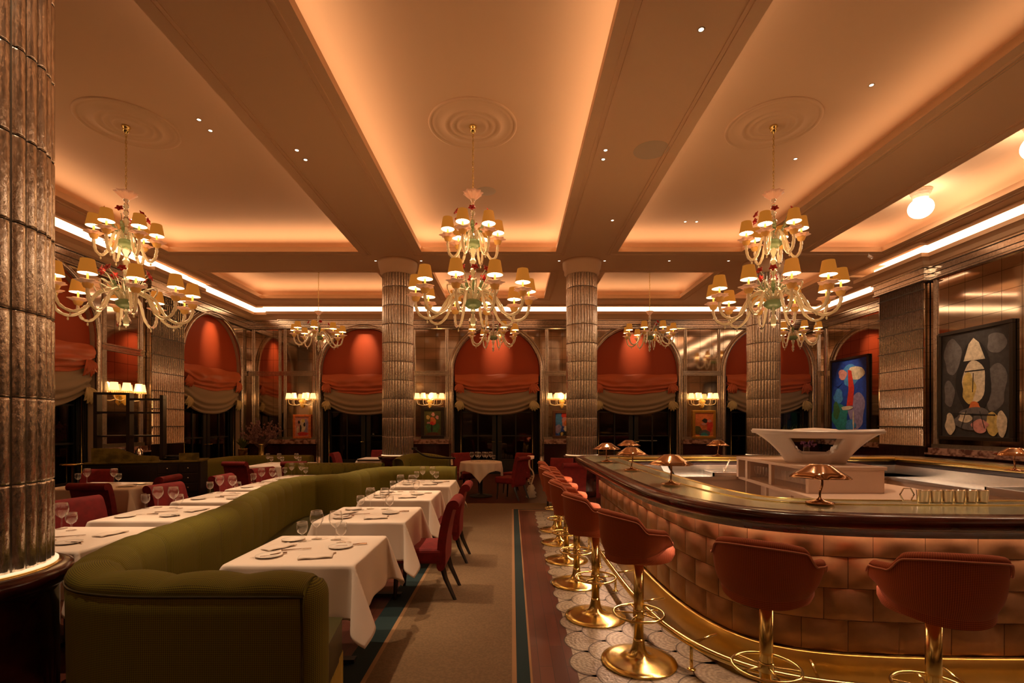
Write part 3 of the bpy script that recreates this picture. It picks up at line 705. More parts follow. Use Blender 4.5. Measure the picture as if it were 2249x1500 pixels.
m = MB(); m.tube(catmull([(-1.83, 9.35, 1.14), (-1.72, 9.3, 1.06), (-1.58, 9.3, .99), (-1.35, 9.3, .96), (-1.05, 9.3, .955)], 6), .018, 8); m.box(-1.87, -1.78, 9.33, 9.36, 1.11, 1.15); m.build('black_rail', 'black', t)

# ------------------------------------------------------------------ tables, cloths and place settings
def cloth_mesh(a, d, seed=0, flare=.10, ay=None):
    """square cloth on a square top of half-width a, overhanging by d"""
    ay = ay or a; m = MB(); n = 90; Hh = a+d; Hy = ay+d; rnd = random.Random(seed); ph = [rnd.random()*6 for _ in range(8)]
    def f(p, q):
        u, v = (p*2-1)*Hh, (q*2-1)*Hy; su, sv = (1 if u >= 0 else -1), (1 if v >= 0 else -1)
        uo, vo = max(0, abs(u)-a), max(0, abs(v)-ay); r = hypot(uo, vo)
        x, y = max(-a, min(a, u)), max(-ay, min(ay, v))
        if r == 0: return (x, y, .762)
        c = .012                                         # soft bend at the edge
        th = atan2(vo, uo); k = sin(2*th)                # 0 on the sides, 1 on the diagonal
        out = .012+min(r, c)*.5+r*.05+flare*k*r/d*(1.1)
        w = (.010*sin(7*u/a+ph[0])*(uo == 0)+.010*sin(6*v/a+ph[1])*(vo == 0))*r/d
        fold = .045*sin(th*6.5+ph[2+(su > 0)+2*(sv > 0)])*k**.7*r/d
        dx, dy = cos(th)*su, sin(th)*sv
        x += dx*(out+w)-dy*fold*su*sv; y += dy*(out+w)+dx*fold*su*sv
        drop = r if r > c else r*.8
        return (x, y, .762-min(r, c)*.35-max(0, r-c)*(.985-.05*k))
    m.grid(f, n, n); return m
def make_glass(kind):
    t = thing({'w': 'wine_glass', 'h': 'water_glass'}[kind], 'x', 'glass')
    m = MB()
    if kind == 'w':
        prof = [(.0, .003), (.036, .001), (.037, .003), (.008, .008), (.0045, .015), (.004, .080), (.008, .088), (.028, .104), (.043, .130), (.048, .152), (.045, .178), (.038, .205)]
    else:
        prof = [(.0, .003), (.032, .001), (.033, .003), (.008, .008), (.0055, .014), (.005, .045), (.010, .052), (.030, .066), (.0375, .088), (.038, .110), (.036, .138)]
    m.lathe(prof+[(r-.001, z) for r, z in reversed(prof[6:])], 24, close=False); m.build('bowl_and_stem', 'glass', t)
    m = MB(); r, z = prof[-1]; m.tube([(r*cos(2*pi*k/24), r*sin(2*pi*k/24), z) for k in range(24)], .0007, 5, closed=True); m.build('rim', 'silver', t); return t
def make_plate():
    m = MB(); m.lathe([(0, .003), (.045, .003), (.05, .002), (.078, .010), (.080, .012), (.077, .013), (.05, .006), (0, .006)], 32, close=False); return m.build('bread_plate', 'porcelain')
def make_fork():
    t = thing('fork', 'x', 'cutlery'); m = MB(); m.sm = False
    m.tube([(0, -.09, .004), (0, -.02, .005), (0, .04, .006)], [.0055, .004, .003], 6); m.build('handle', 'silver', t)
    m = MB(); m.box(-.010, .010, .04, .055, .005, .007)
    for k in range(4): m.box(-.0105+k*.0062, -.0075+k*.0062, .055, .095, .005, .007)
    m.build('tines', 'silver', t); return t
def make_knife():
    t = thing('knife', 'x', 'cutlery'); m = MB(); m.sm = False
    m.tube([(0, -.10, .005), (0, -.05, .006), (0, 0, .005)], [.006, .0065, .004], 6); m.build('handle', 'silver', t)
    m = MB(); m.prism([(-.002, 0), (-.008, .03), (-.008, .09), (0, .115), (.003, .09), (.003, 0)], .004, .0055); m.build('blade', 'silver', t); return t
def make_napkin():
    m = MB(); m.grid(lambda a, v: ((a-.5)*.20, (v-.5)*.10, .007+.004*sin(pi*a)+.003*sin(9*a+4*v)), 12, 8); o = m.build('folded_napkin', 'linen', solid=.006); return o
protos = dict(w=make_glass('w'), h=make_glass('h'), p=make_plate(), f=make_fork(), k=make_knife(), n=make_napkin())
used = set()
NAMES = dict(w=('stemmed wine glass', 'glass', 'wine glasses on the dining tables'), h=('short stemmed water glass', 'glass', 'water glasses on the dining tables'), p=('small white bread plate', 'plate', 'bread plates on the dining tables'), f=('silver fork', 'fork', 'forks on the dining tables'), k=('silver knife', 'knife', 'knives on the dining tables'), n=('folded white napkin', 'napkin', 'napkins on the dining tables'))
def put(k, x, y, z, rz, where):
    nm, cat, grp = NAMES[k]; lb = nm+', '+where
    if k not in used: used.add(k); o = protos[k]; o.location = (x, y, z); o.rotation_euler = (0, 0, rz); o['label'] = lb; o['group'] = grp
    else: o = dup(protos[k], (x, y, z), rz, lb, grp)
    o['category'] = cat; return o
def make_table(a=.37, name='dining_table'):
    t = thing(name, 'x', 'table'); m = MB(); m.sm = False; m.box(-a, a, -a, a, .725, .755); m.build('tabletop', 'black_wood', t)
    m = MB(); m.tube([(0, 0, .03), (0, 0, .725)], .035, 12); m.build('pedestal', 'iron', t)
    m = MB(); m.sm = False; m.box(-.28, .28, -.03, .03, 0, .035); m.box(-.03, .03, -.28, .28, 0, .035); m.build('base', 'iron', t); return t
tb0 = make_table(); tused = [0]
def set_table(x, y, nm, cat, seed, layout, a=.375, d=.33, rz=0, ay=None):
    lb = 'square pedestal table under a white cloth, '+nm
    if tused[0] == 0: tb0.location = (x, y, 0); tb0['label'] = lb; tb0['group'] = 'dining tables'; tused[0] = 1; tb0.rotation_euler = (0, 0, rz)
    else: dup(tb0, (x, y, 0), rz, lb, 'dining tables')
    c = cloth_mesh(a, d, seed, ay=ay).build('tablecloth', 'linen', loc=(x, y, 0), rot=rz, solid=.003); tag(c, 'white tablecloth with hanging corners on the '+nm, 'tablecloth', 'white tablecloths')
    Z = .765
    for k, dx, dy, r, w in layout:
        put(k, x+dx, y+dy, Z if k not in 'k' else Z+.001, r, w+' '+nm)
RL = [('h', -.16, .20, 0, 'left glass of left pair,'), ('w', -.085, .27, 0, 'right glass of left pair,'), ('w', .06, .25, 0, 'left glass of right pair,'), ('h', .13, .16, 0, 'right glass of right pair,'),
      ('p', -.20, -.20, 0, 'near banquette corner of'), ('p', .17, .03, 0, 'far aisle corner of'), ('p', -.24, .24, 0, 'far banquette corner of'), ('k', -.20, -.19, 2.2, 'across the near bread plate,'), ('f', -.10, -.04, -1.3, 'lying mid-table,'), ('f', .14, -.20, 2.5, 'on the aisle-side napkin,'), ('n', .10, -.22, .25, 'aisle side of'), ('n', -.24, .02, 1.0, 'banquette side of'), ('k', .23, .08, 1.9, 'far aisle corner of')]
rn = ['nearest table right of banquette', 'second table right of banquette', 'third table right of banquette', 'fourth table right of banquette']
RT = [(-1.325, 3.345), (-1.30, 4.63), (-1.28, 5.86), (-1.22, 7.05)]
for i, ((x, y), nm) in enumerate(zip(RT, rn)): set_table(x, y, nm, 0, i, RL)
lnm = ['nearest table left of banquette', 'second table left of banquette', 'third table left of banquette', 'fourth table left of banquette', 'farthest table left of banquette']
LL = [('h', -.36, .22, 0, 'left glass of left pair,'), ('w', -.28, .28, 0, 'right glass of left pair,'), ('w', -.12, .27, 0, 'left glass of right pair,'), ('h', -.03, .22, 0, 'right glass of right pair,'),
      ('p', .15, -.18, 0, 'near banquette corner of'), ('p', -.22, -.22, 0, 'near left corner of'), ('k', .16, -.17, 1.3, 'across the near bread plate,'), ('f', -.02, .02, -1.2, 'in the middle of'), ('n', .22, .10, 1.3, 'banquette side of'), ('k', -.10, -.12, 1.7, 'left side of')]
for i, (y, nm) in enumerate(zip((3.67, 4.70, 5.75, 6.76, 7.72), lnm)):
    L2 = [l for l in LL]
    if i == 0: L2 = [('h' if k == 'w' and dx < -.2 else k, dx+.06 if k in 'wh' else dx, dy, r, w) for k, dx, dy, r, w in LL if not (k == 'h' and dx < -.3)]; L2[0] = ('w', -.33, .3, 0, 'left end of'); L2[1] = ('h', -.20, .24, 0, 'beside the wine glass,'); L2 = [l for q, l in enumerate(L2) if q != 2]
    set_table(-3.24, y, nm, 0, 10+i, L2, a=.385 if i != 4 else .40)
LLn = 'separate table before the dark sideboard'
set_table(-5.42, 6.75, LLn, 0, 21, [('h', -.62, .22, 0, 'left glass of left pair,'), ('w', -.52, .25, 0, 'right glass of left pair,'), ('w', -.14, .25, 0, 'left glass of right pair,'), ('h', -.04, .20, 0, 'right glass of right pair,'), ('p', .32, .12, 0, 'right side of'), ('p', -.3, -.2, 0, 'left side of'), ('n', .33, -.14, .3, 'right side of')], a=.56, d=.33, ay=.39)
FLn = 'far table before the flower vase'
set_table(-4.72, 10.3, FLn, 0, 22, [(k, dx, dy, 0, w) for k, dx, dy, w in (('w', -.40, .2, 'first from left,'), ('h', -.30, .15, 'second from left,'), ('w', -.16, .2, 'third from left,'), ('h', -.06, .12, 'fourth from left,'), ('w', .20, .2, 'fifth from left,'), ('h', .30, .12, 'rightmost,'))], a=.50, d=.3)
SLn = 'small table behind far left column'
set_table(-3.28, 12.1, SLn, 0, 23, [], a=.34, d=.25)

# round table at the end of the aisle
t = thing('round_table', 'round table under a square white cloth at the far end of the aisle', 'table', (-.68, 11.0, 0))
m = MB(); m.lathe([(0, .725), (.43, .725), (.43, .755), (0, .755)], 32, close=False); m.build('tabletop', 'black_wood', t)
m = MB(); m.lathe([(.25, 0), (.25, .03), (.04, .06), (.035, .725)], 20); m.build('pedestal', 'iron', t)
def rcloth():
    m = MB(); R = .44; Hh = .62
    def f(p, q):
        u, v = (p*2-1)*Hh, (q*2-1)*Hh; r = hypot(u, v); th = atan2(v, u)
        if r <= R: return (u, v, .762)
        e = r-R; w = .02*sin(th*14)*min(1, e/.15)
        return ((R+.012+.04*e+w)*cos(th), (R+.012+.04*e+w)*sin(th), .76-e*.98)
    m.grid(f, 80, 80); return m
tag(rcloth().build('tablecloth', 'linen', loc=(-.68, 11.0, 0), rot=pi/4, solid=.003), 'white tablecloth with a corner hanging down on the round table at the aisle end', 'tablecloth', 'white tablecloths')
rt = 'on the round table at the aisle end'
for k, dx, dy, w in (('w', -.22, .05, 'first from the left'), ('w', -.12, .14, 'second from the left'), ('w', -.06, .02, 'third from the left'), ('w', .04, .12, 'fourth from the left'), ('w', .10, .03, 'fifth from the left'), ('w', .19, .13, 'sixth from the left'), ('h', .26, .02, 'rightmost')): put(k, -.66+dx, 10.95+dy, .765, 0, w+' '+rt)

# ------------------------------------------------------------------ red scroll-back dining chairs
def make_chair():
    t = thing('dining_chair', 'x', 'chair', (0, 0, 0), 0, 'red velvet dining chairs')
    m = MB(); m.sm = False; m.box(-.235, .235, -.22, .26, .335, .475); m.build('seat', 'red_velvet', t, bevel=.035)
    out = [(-.155, .30), (-.165, .55), (-.20, .74), (-.228, .83), (-.250, .88), (-.285, .905), (-.325, .905), (-.352, .878), (-.35, .842), (-.328, .825), (-.300, .825), (-.282, .76), (-.258, .66), (-.235, .50), (-.225, .30)]
    sm = catmull(out, 4, True)
    m = MB(); m.extrude_x(sm, -.225, .225, True); m.build('backrest', 'red_velvet', t, bevel=.012)
    m = MB()
    for x, y, ex, ey in ((-.19, .21, -.01, .02), (.19, .21, .01, .02), (-.19, -.19, -.01, -.13), (.19, -.19, .01, -.13)):
        m = MB(); m.sm = False; m.tube([(x, y, .34), (x+ex*.3, y+ey*.3, .2), (x+ex, y+ey, 0)], [.027, .022, .015], 4); m.build('leg', 'black_wood', t)
    return t
ch0 = make_chair(); first = True
for x, y, rz, lb in ((-.83, 4.72, pi/2, 'nearest on the carpeted aisle, second table'), (-.83, 5.90, pi/2, 'directly behind the nearest aisle chair'),
        (-3.86, 3.80, -pi/2+.15, 'behind the foreground column'), (-3.78, 4.58, -pi/2-.25, 'at the second table left of banquette'), (-3.72, 5.72, -pi/2-.2, 'at the third table left of banquette'), (-3.64, 6.80, -pi/2, 'at the fourth table left of banquette'), (-3.64, 7.78, -pi/2-.3, 'at the farthest table left of banquette'),
        (-4.88, 6.66, pi/2+.1, 'in side view before the sideboard drawers'), (-4.92, 6.12, 0, 'seen squarely from behind before the sideboard table'), (-6.25, 7.3, pi, 'behind the sideboard table, seen past glasses'),
        (-5.02, 9.42, -.1, 'left of two at the flower vase table'), (-4.02, 9.45, .12, 'right of two at the flower vase table'),
        (-1.42, 10.75, -pi/2+.1, 'at the left of the round table'), (-1.05, 11.65, pi+.6, 'behind the round table at its left'), (-.02, 10.65, 1.0, 'at the right front of the round table'), (.10, 11.6, pi-.7, 'behind the round table at its right'),
        (-3.95, 12.0, -pi/2, 'left of the small table behind the far left column'), (-3.45, 12.85, pi, 'behind the small table behind the far left column'),
        (.93, 9.75, 2.9, 'beyond the last bar stool, the farther of two'), (1.05, 9.1, .2, 'beyond the last bar stool, the nearer of two')):
    lb = 'red velvet scroll-back dining chair '+lb
    if first: ch0.location = (x, y, 0); ch0.rotation_euler = (0, 0, rz); ch0['label'] = lb; first = False
    else: dup(ch0, (x, y, 0), rz, lb)
# ------------------------------------------------------------------ the bar
half = [(.94, 7.0), (.945, 6.0), (.955, 4.9), (.985, 3.95), (1.08, 3.36), (1.27, 2.95), (1.56, 2.755), (1.90, 2.665), (2.45, 2.625), (3.0, 2.615), (3.57, 2.61)]
CB = 3.52
loop = half+[(2*CB-x+.1, y) for x, y in reversed(half[:-1])]
loop += [(6.16, 7.5), (6.1, 7.78), (5.8, 7.88), (4.5, 7.9), (3.5, 7.9), (2.4, 7.9), (1.25, 7.88), (1.0, 7.78), (.94, 7.5)]
loop = [(x, y) for x, y, _, _, _ in even(catmull(loop, 6, True), .06, True)]
for _ in range(25): loop = [((loop[i-1][0]+2*p[0]+loop[(i+1) % len(loop)][0])/4, (loop[i-1][1]+2*p[1]+loop[(i+1) % len(loop)][1])/4) for i, p in enumerate(loop)]
# travel is counter-clockwise seen from above (south side eastward): interior on the left, so reverse
BAR = even(list(reversed(loop)), .06, True)
t = thing('bar_counter', 'large rounded bar with pewter top, mahogany edge and copper tiled front', 'bar counter', (0, 0, 0))
m = MB(); m.sweep(BAR, [(.0, 1.03), (-.012, 1.045), (-.012, 1.075), (.0, 1.095), (.02, 1.104), (.115, 1.104), (.13, 1.095), (.13, .98), (.06, .98), (.055, 1.0), (.02, 1.005), (.015, 1.025)], closed=True); m.build('mahogany_edge', 'mahogany_rim', t)
m = MB(); m.sm = False; m.sweep(BAR, [(.12, 1.06), (.12, 1.1), (.60, 1.1), (.60, 1.06)], closed=True); m.build('counter_top', 'pewter', t)
m = MB(); m.sweep(BAR, [(.42, 1.1), (.42, 1.106), (.432, 1.106), (.432, 1.1)], closed=True); m.sweep(BAR, [(.60, 1.05), (.60, 1.107), (.615, 1.107), (.615, 1.05)], closed=True); m.build('brass_inlay', 'brass', t)
m = MB(); m.sm = False; m.sweep(BAR, [(.30, 0), (.30, 1.06), (.58, 1.06), (.58, 0)], closed=True); m.build('carcass', 'mahogany', t)
m = MB(); m.sweep(BAR, [(.245, .001), (.245, .245), (.255, .25), (.30, .25), (.30, .001)], closed=True); m.build('kick_plate', 'brass_plate', t)
# pillowed copper tiles
m = MB(); tot = BAR[-1][4]+.06; fine = even(list(reversed(loop)), .02, True)
def at(s, o):
    s %= tot; k = int(s/tot*len(fine)) % len(fine); a = fine[k]; b = fine[(k+1) % len(fine)]; u = s/tot*len(fine)-int(s/tot*len(fine))
    return (a[0]+(b[0]-a[0])*u+a[2]*o, a[1]+(b[1]-a[1])*u+a[3]*o)
NT = int(tot/.30)
for row in range(4):
    z0 = .252+row*.187; z1 = z0+.185
    for k in range(NT):
        s0 = (k+.5*(row % 2))*tot/NT; s1 = s0+tot/NT-.0025
        c = at((s0+s1)/2, 0)
        if c[1] > 7.0 or c[0] > 5.6 and c[1] > 4: continue
        def f(p, q, s0=s0, s1=s1, z0=z0, z1=z1):
            e = (max(0, sin(pi*p))*max(0, sin(pi*q)))**.35; cx = max(0, 1-(((p-.5)*3.2)**2+((q-.5)*3.2)**2)); x, y = at(s0+(s1-s0)*p, .285-.012*e-.006*cx)
            return (x, y, z0+(z1-z0)*q)
        m.grid(f, 8, 8)
m.build('copper_tiles', 'copper_tile', t)
m = MB(); m.sm = False; m.sweep(BAR, [(.235, 1.035), (.235, 1.045), (.26, 1.045), (.26, 1.035)], closed=True); m.build('light_strip', 'led_bar', t)
m = MB(); m.sm = False; m.sweep(BAR, [(.13, 1.03), (.13, 1.06), (.31, 1.06), (.31, 1.05), (.14, 1.05), (.14, 1.03)], closed=True); m.build('edge_lining', 'mahogany', t)
t = thing('foot_rail', 'brass foot rail curving round the foot of the bar', 'rail', (0, 0, 0))
front = [p for p in BAR if p[1] < 7.6 and not (p[1] > 4.5 and p[0] > 4)]
i0 = next(i for i, p in enumerate(BAR) if p[1] >= 7.6 or (p[1] > 4.5 and p[0] > 4)); 
seq = BAR[i0:]+BAR[:i0]; seq = [p for p in seq if p[1] < 7.6 and not (p[1] > 4.5 and p[0] > 4)]
m = MB(); m.tube([(x+nx*.03, y+ny*.03, .175) for x, y, nx, ny, s in seq], .024, 12); m.build('tube', 'brass', t)
for p in seq[6::13]:
    x, y, nx, ny, s = p; m = MB(); m.tube([(x+nx*.03, y+ny*.03, .16), (x+nx*.03, y+ny*.03, .02)], .011, 8); m.lathe([(.028, 0), (.028, .008), (.012, .014)], 16, (x+nx*.03, y+ny*.03, 0)); m.tube([(x+nx*.03, y+ny*.03, .175), (x+nx*.24, y+ny*.24, .20)], .008, 8)
    m.build('bracket', 'brass', t)

# steel back counters inside the bar
t = thing('steel_worktop', 'stainless steel worktop running round the inside of the bar', 'worktop', (0, 0, 0))
m = MB(); m.sm = False
m.sweep([p for p in BAR], [(.63, .84), (.63, .88), (1.12, .88), (1.12, .84)], closed=True); m.build('top', 'steel', t)
m = MB(); m.sm = False; m.sweep(BAR, [(.66, .02), (.66, .84), (1.08, .84), (1.08, .02)], closed=True); m.build('cabinet_front', 'corian', t)
m = MB(); m.sm = False; m.sweep(BAR, [(.625, .88), (.625, 1.0), (.64, 1.0), (.64, .88)], closed=True); m.build('splashback', 'steel', t)
def basin(x0, x1, y0, y1, lb):
    m = MB(); m.sm = False
    m.box(x0, x1, y0, y0+.02, .88, .93); m.box(x0, x1, y1-.02, y1, .88, .93); m.box(x0, x0+.02, y0, y1, .88, .93); m.box(x1-.02, x1, y0, y1, .88, .93); m.box(x0+.02, x1-.02, y0+.02, y1-.02, .881, .887)
    tag(m.build('sink', 'steel'), lb, 'sink', 'bar sinks')
basin(5.0, 5.48, 4.3, 5.3, 'wide steel sink inside the right side of the bar'); basin(2.75, 3.3, 6.85, 7.2, 'small steel sink inside the far side of the bar')
def faucet(x, y, rz, lb):
    t = thing('faucet', lb, 'faucet', (x, y, .88), rz, 'bar faucets'); m = MB(); m.tube([(0, 0, 0), (0, 0, .10)], .018, 10); m.build('body', 'silver', t)
    m = MB(); m.tube([(0, 0, .05), (-.06, -.06, .12), (-.20, -.20, .24)], .010, 8); m.build('spout', 'silver', t)
    m = MB(); m.tube([(.03, 0, .09), (.06, .02, .13)], .006, 6); m.build('lever', 'silver', t)
faucet(5.25, 4.75, .6, 'chrome faucet with a slanting spout at the right bar sink'); faucet(2.95, 6.95, .6, 'chrome faucet at the far bar sink')

# white stepped island
t = thing('bar_island', 'pale stone stepped island with glass shelves standing inside the bar', 'counter', (0, 0, 0))
low = [(2.80, 4.56), (3.74, 4.56), (4.35, 5.3), (4.35, 6.6), (3.05, 6.75)]
def inset(poly, d):
    c = (sum(p[0] for p in poly)/len(poly), sum(p[1] for p in poly)/len(poly)); return [(x+(c[0]-x)*d/hypot(c[0]-x, c[1]-y), y+(c[1]-y)*d/hypot(c[0]-x, c[1]-y)) for x, y in poly]
m = MB(); m.prism(low, .86, .90); m.build('lower_top', 'corian', t, bevel=.006)
m = MB(); m.prism(inset(low, .34), .02, .86); m.prism(inset(low, .06), .02, .16); m.prism([(3.3, 4.62), (3.70, 4.62), (4.22, 5.3), (4.2, 6.5), (3.5, 6.5)], .02, .86); m.build('lower_body', 'corian', t)
m = MB(); m.sm = False; m.prism(inset(low, .10), .50, .525)
for (x, y) in ((2.88, 4.68), (2.95, 5.3), (3.02, 5.95), (3.09, 6.6)): m.box(x, x+.03, y, y+.03, .16, .86)
m.build('lower_shelf', 'corian', t)
m = MB(); m.sm = False
m.box(2.96, 3.72, 5.0, 5.05, .90, 1.13); m.box(3.66, 3.74, 5.052, 6.5, .90, 1.128); m.box(2.955, 3.745, 4.995, 6.6, 1.13, 1.165); m.box(3.35, 3.4, 5.052, 6.5, .90, 1.128); m.box(2.96, 3.7, 6.55, 6.6, .90, 1.128)
m.box(2.96, 3.0, 5.72, 5.78, .90, 1.13); m.box(2.96, 3.0, 6.3, 6.36, .90, 1.13); 
m.build('upper_box', 'corian', t, bevel=.004)
# sculptural vessel standing on the island
t = thing('sculptural_vessel', 'large white boat-shaped sculptural vessel with an open front, standing on the island', 'sculpture', (3.36, 5.56, 1.167), -.5)
def hull(a, v):
    th = 2*pi*a; ex = .63; k = v**1.05
    hx = .27+(ex-.27)*(v**1.5*.6+.4*v); hy = .16+.20*v
    c, s_ = cos(th), sin(th); cx = abs(c)**.75*(1 if c > 0 else -1); sx = abs(s_)**.9*(1 if s_ > 0 else -1)
    lift = .012*(abs(cx)**3)*v
    return (hx*cx, hy*sx, .345*(1-(1-v)**1.25)+lift)
def vessel():
    m = MB(); nu, nv = 160, 40
    def hole(a, v):
        x, y, z = hull(a, v); q = z/.345
        return .30 < q < .82 and abs(x) < .12+.13*((q-.30)/.52)**.7 and abs(y) > .10
    vs = [hull(i/nu, j/nv) for i in range(nu) for j in range(nv+1)]; fs = []
    for i in range(nu):
        for j in range(nv):
            if hole((i+.5)/nu, (j+.5)/nv): continue
            a = i*(nv+1)+j; b = ((i+1) % nu)*(nv+1)+j; fs.append((a, b, b+1, a+1))
    m.add(vs, fs, True); return m
o = vessel().build('hull', 'white_gloss', t, solid=.035)
m = MB(); m.sm = True; pr = [hull(k/64, 1) for k in range(64)]
m.add([(x*1.02, y*1.05, z) for x, y, z in pr]+[(x*1.0, y*1.0, z-.03) for x, y, z in pr]+[(x*.62, y*.62, .36) for x, y, z in pr], [(k, (k+1) % 64, 64+(k+1) % 64, 64+k) for k in range(64)]+[(128+k, 128+(k+1) % 64, (k+1) % 64, k) for k in range(64)])
m.build('rim', 'white_gloss', t)
m = MB(); m.prism([(.26*cos(2*pi*k/40), .15*sin(2*pi*k/40)) for k in range(40)], 0, .012); m.build('foot', 'white_gloss', t)
m = MB(); m.lathe([(0, .34), (.235, .34), (.24, .352), (.20, .372), (0, .385)], 40, close=False); m.build('dish_lid', 'linen', t)
# bottle and flowers inside the vessel opening
tag(MB().lathe([(.03, 0), (.045, .01), (.045, .09), (.03, .12), (.03, .16)], 16).build('glass_vase', 'glass', loc=(3.28, 5.58, 1.181)), 'small clear vase seen through the opening of the white vessel', 'vase')
m = MB(); rnd = random.Random(5)
for k in range(26): m.sphere((rnd.gauss(0, .04), rnd.gauss(0, .03), .165+rnd.random()*.06), .012, 6, 4)
mat('lilac', (.30, .12, .30), .6)
tag(m.build('flower_bunch', 'lilac', loc=(3.28, 5.58, 1.181)), 'purple blossoms in the small vase inside the white vessel', 'flowers')

# ------------------------------------------------------------------ bar lamps
def make_lamp():
    t = thing('table_lamp', 'x', 'table lamp', (0, 0, 0), 0, 'small brass lamps on the bar')
    m = MB(); m.lathe([(.078, 0), (.080, .006), (.07, .012), (.03, .020), (.012, .030), (.007, .04)], 32); m.build('base', 'rose_brass', t)
    m = MB(); m.tube(catmull([(0, 0, .03), (.002, 0, .07), (.014, 0, .11), (.012, 0, .15), (.0, 0, .19)], 5), .0075, 10); m.build('stem', 'rose_brass', t)
    m = MB(); n = 48
    prof = [(.008, .245), (.055, .240), (.072, .230), (.115, .198), (.172, .162)]
    m.lathe(prof, n, close=False, wave=(.05, 6, lambda r: (r/.172)**2)); m.build('lamp_shade', 'rose_brass', t, solid=.002)
    m = MB(); m.lathe([(.03, .198), (.03, .202)], 16); m.build('light_disc', 'led_soft', t); return t
lp = make_lamp(); first = True
for x, y, lb in ((1.905, 3.10, 'nearest the camera, in front of the stone island'), (1.285, 4.05, 'second from the camera, beside the black tablet'), (1.265, 5.30, 'third from the camera on the left arm of the bar'), (1.22, 6.45, 'farthest on the left arm of the bar near the column'), (3.1, 7.55, 'on the far bar below the gold-framed picture'), (1.75, 7.52, 'at the left end of the far bar'), (5.22, 5.2, 'on the right arm of the bar at the frame edge')):
    lb = 'small scalloped copper-toned mushroom lamp '+lb
    z = 1.107
    if first: lp.location = (x, y, z); lp['label'] = lb; first = False
    else: dup(lp, (x, y, z), random.random()*3, lb)

# ------------------------------------------------------------------ bar stools
def make_stool():
    t = thing('bar_stool', 'x', 'bar stool', (0, 0, 0), 0, 'orange bar stools on brass pedestals')
    m = MB(); m.lathe([(.248, 0), (.250, .006), (.246, .014), (.20, .022), (.13, .030), (.085, .040), (.06, .060), (.045, .095), (.037, .14), (.033, .16)], 56); m.build('base', 'brass', t)
    m = MB(); m.lathe([(.033, .15), (.033, .69)], 28); m.lathe([(.037, .30), (.038, .305), (.038, .345), (.037, .35)], 28); m.build('pole', 'brass', t)
    m = MB(); m.tube([(.165*cos(2*pi*k/48), .165*sin(2*pi*k/48), .325) for k in range(48)], .0085, 8, closed=True)
    for k in range(5): a = 2*pi*k/5+.3; m.tube([(.03*cos(a), .03*sin(a), .325), (.165*cos(a), .165*sin(a), .325)], .006, 6)
    m.build('foot_ring', 'brass', t)
    m = MB()
    out = lambda a: (.215*cos(a), .225*sin(a)+.015)
    prof = [(.0, .685), (.7, .685), (.93, .70), (1.0, .735), (1.0, .765), (.94, .788), (.6, .795), (0, .797)]
    m.add([(k*out(2*pi*q/40)[0], k*out(2*pi*q/40)[1], z) for k, z in prof for q in range(40)], [(i*40+q, i*40+(q+1) % 40, (i+1)*40+(q+1) % 40, (i+1)*40+q) for i in range(len(prof)-1) for q in range(40)])
    m.build('seat', 'orange_fabric', t)
    A = radians(112)
    def topz(p):                                       # p: 0..1 across from arm to arm
        d = abs(p-.5)*2*112
        def ss(a, b, x): x = max(0, min(1, (x-a)/(b-a))); return x*x*(3-2*x)
        return 1.028-.028*(min(d, 52)/52)**2.2-.068*ss(50, 66, d)-.012*ss(66, 90, d)-.085*ss(90, 110, d)
    def botz(p): d = abs(p-.5)*2; return .690+.13*d**2.6
    def shell(a, v):
        th = -pi/2+(a-.5)*2*A; zt, zb = topz(a), botz(a)
        # v runs round a closed section: outside up, over the rolled top, inside down
        if v < .45: q = v/.45; r = .246+.014*q-.055*(1-q)**4; z = zb+(zt-.012-zb)*q
        elif v < .62: q = (v-.45)/.17; ph = pi*q; r = .242+.022*cos(ph); z = zt-.014+.022*sin(ph)
        else: q = (v-.62)/.38; r = .220-.002*q; z = zt-.014+(zb+.02-zt)*q
        e = min(1, min(a, 1-a)*14)**.5; r = .238+(r-.238)*(.25+.75*e)
        return (r*1.0*cos(th), r*1.04*sin(th), z)
    m = MB(); m.grid(shell, 96, 40, uvs=(.98, .80)); m.build('backrest', 'orange_weave', t)
    m = MB(); pts = []
    for k in range(4, 69): p = k/72; th = -pi/2+(p-.5)*2*A; pts.append((.268*cos(th), .279*sin(th), topz(p)-.022))
    e = [(.262*cos(-pi/2-A*1.0), .27*sin(-pi/2-A), z) for z in (.80, .85)]
    m.tube(pts, .0045, 6); m.build('piping', 'orange_pipe', t)
    return t
st = make_stool(); first = True
for x, y, rz, lb in ((2.02, 2.40, -.25, 'rightmost, in front of the bar'), (1.33, 2.62, -.65, 'second from right, in front of the bar'), (.85, 3.36, -1.15, 'at the curved corner of the bar'), (.69, 4.14, -pi/2+.25, 'first beyond the corner stool'), (.645, 5.0, -pi/2, 'second beyond the corner stool'), (.636, 5.84, -pi/2, 'third beyond the corner stool'), (.64, 6.7, -pi/2, 'fourth beyond the corner stool'), (.66, 7.5, -pi/2, 'farthest along the left side of the bar')):
    lb = 'orange upholstered bar stool '+lb
    if first: st.location = (x, y, .003); st.rotation_euler = (0, 0, rz); st['label'] = lb; first = False
    else: dup(st, (x, y, .003), rz, lb)

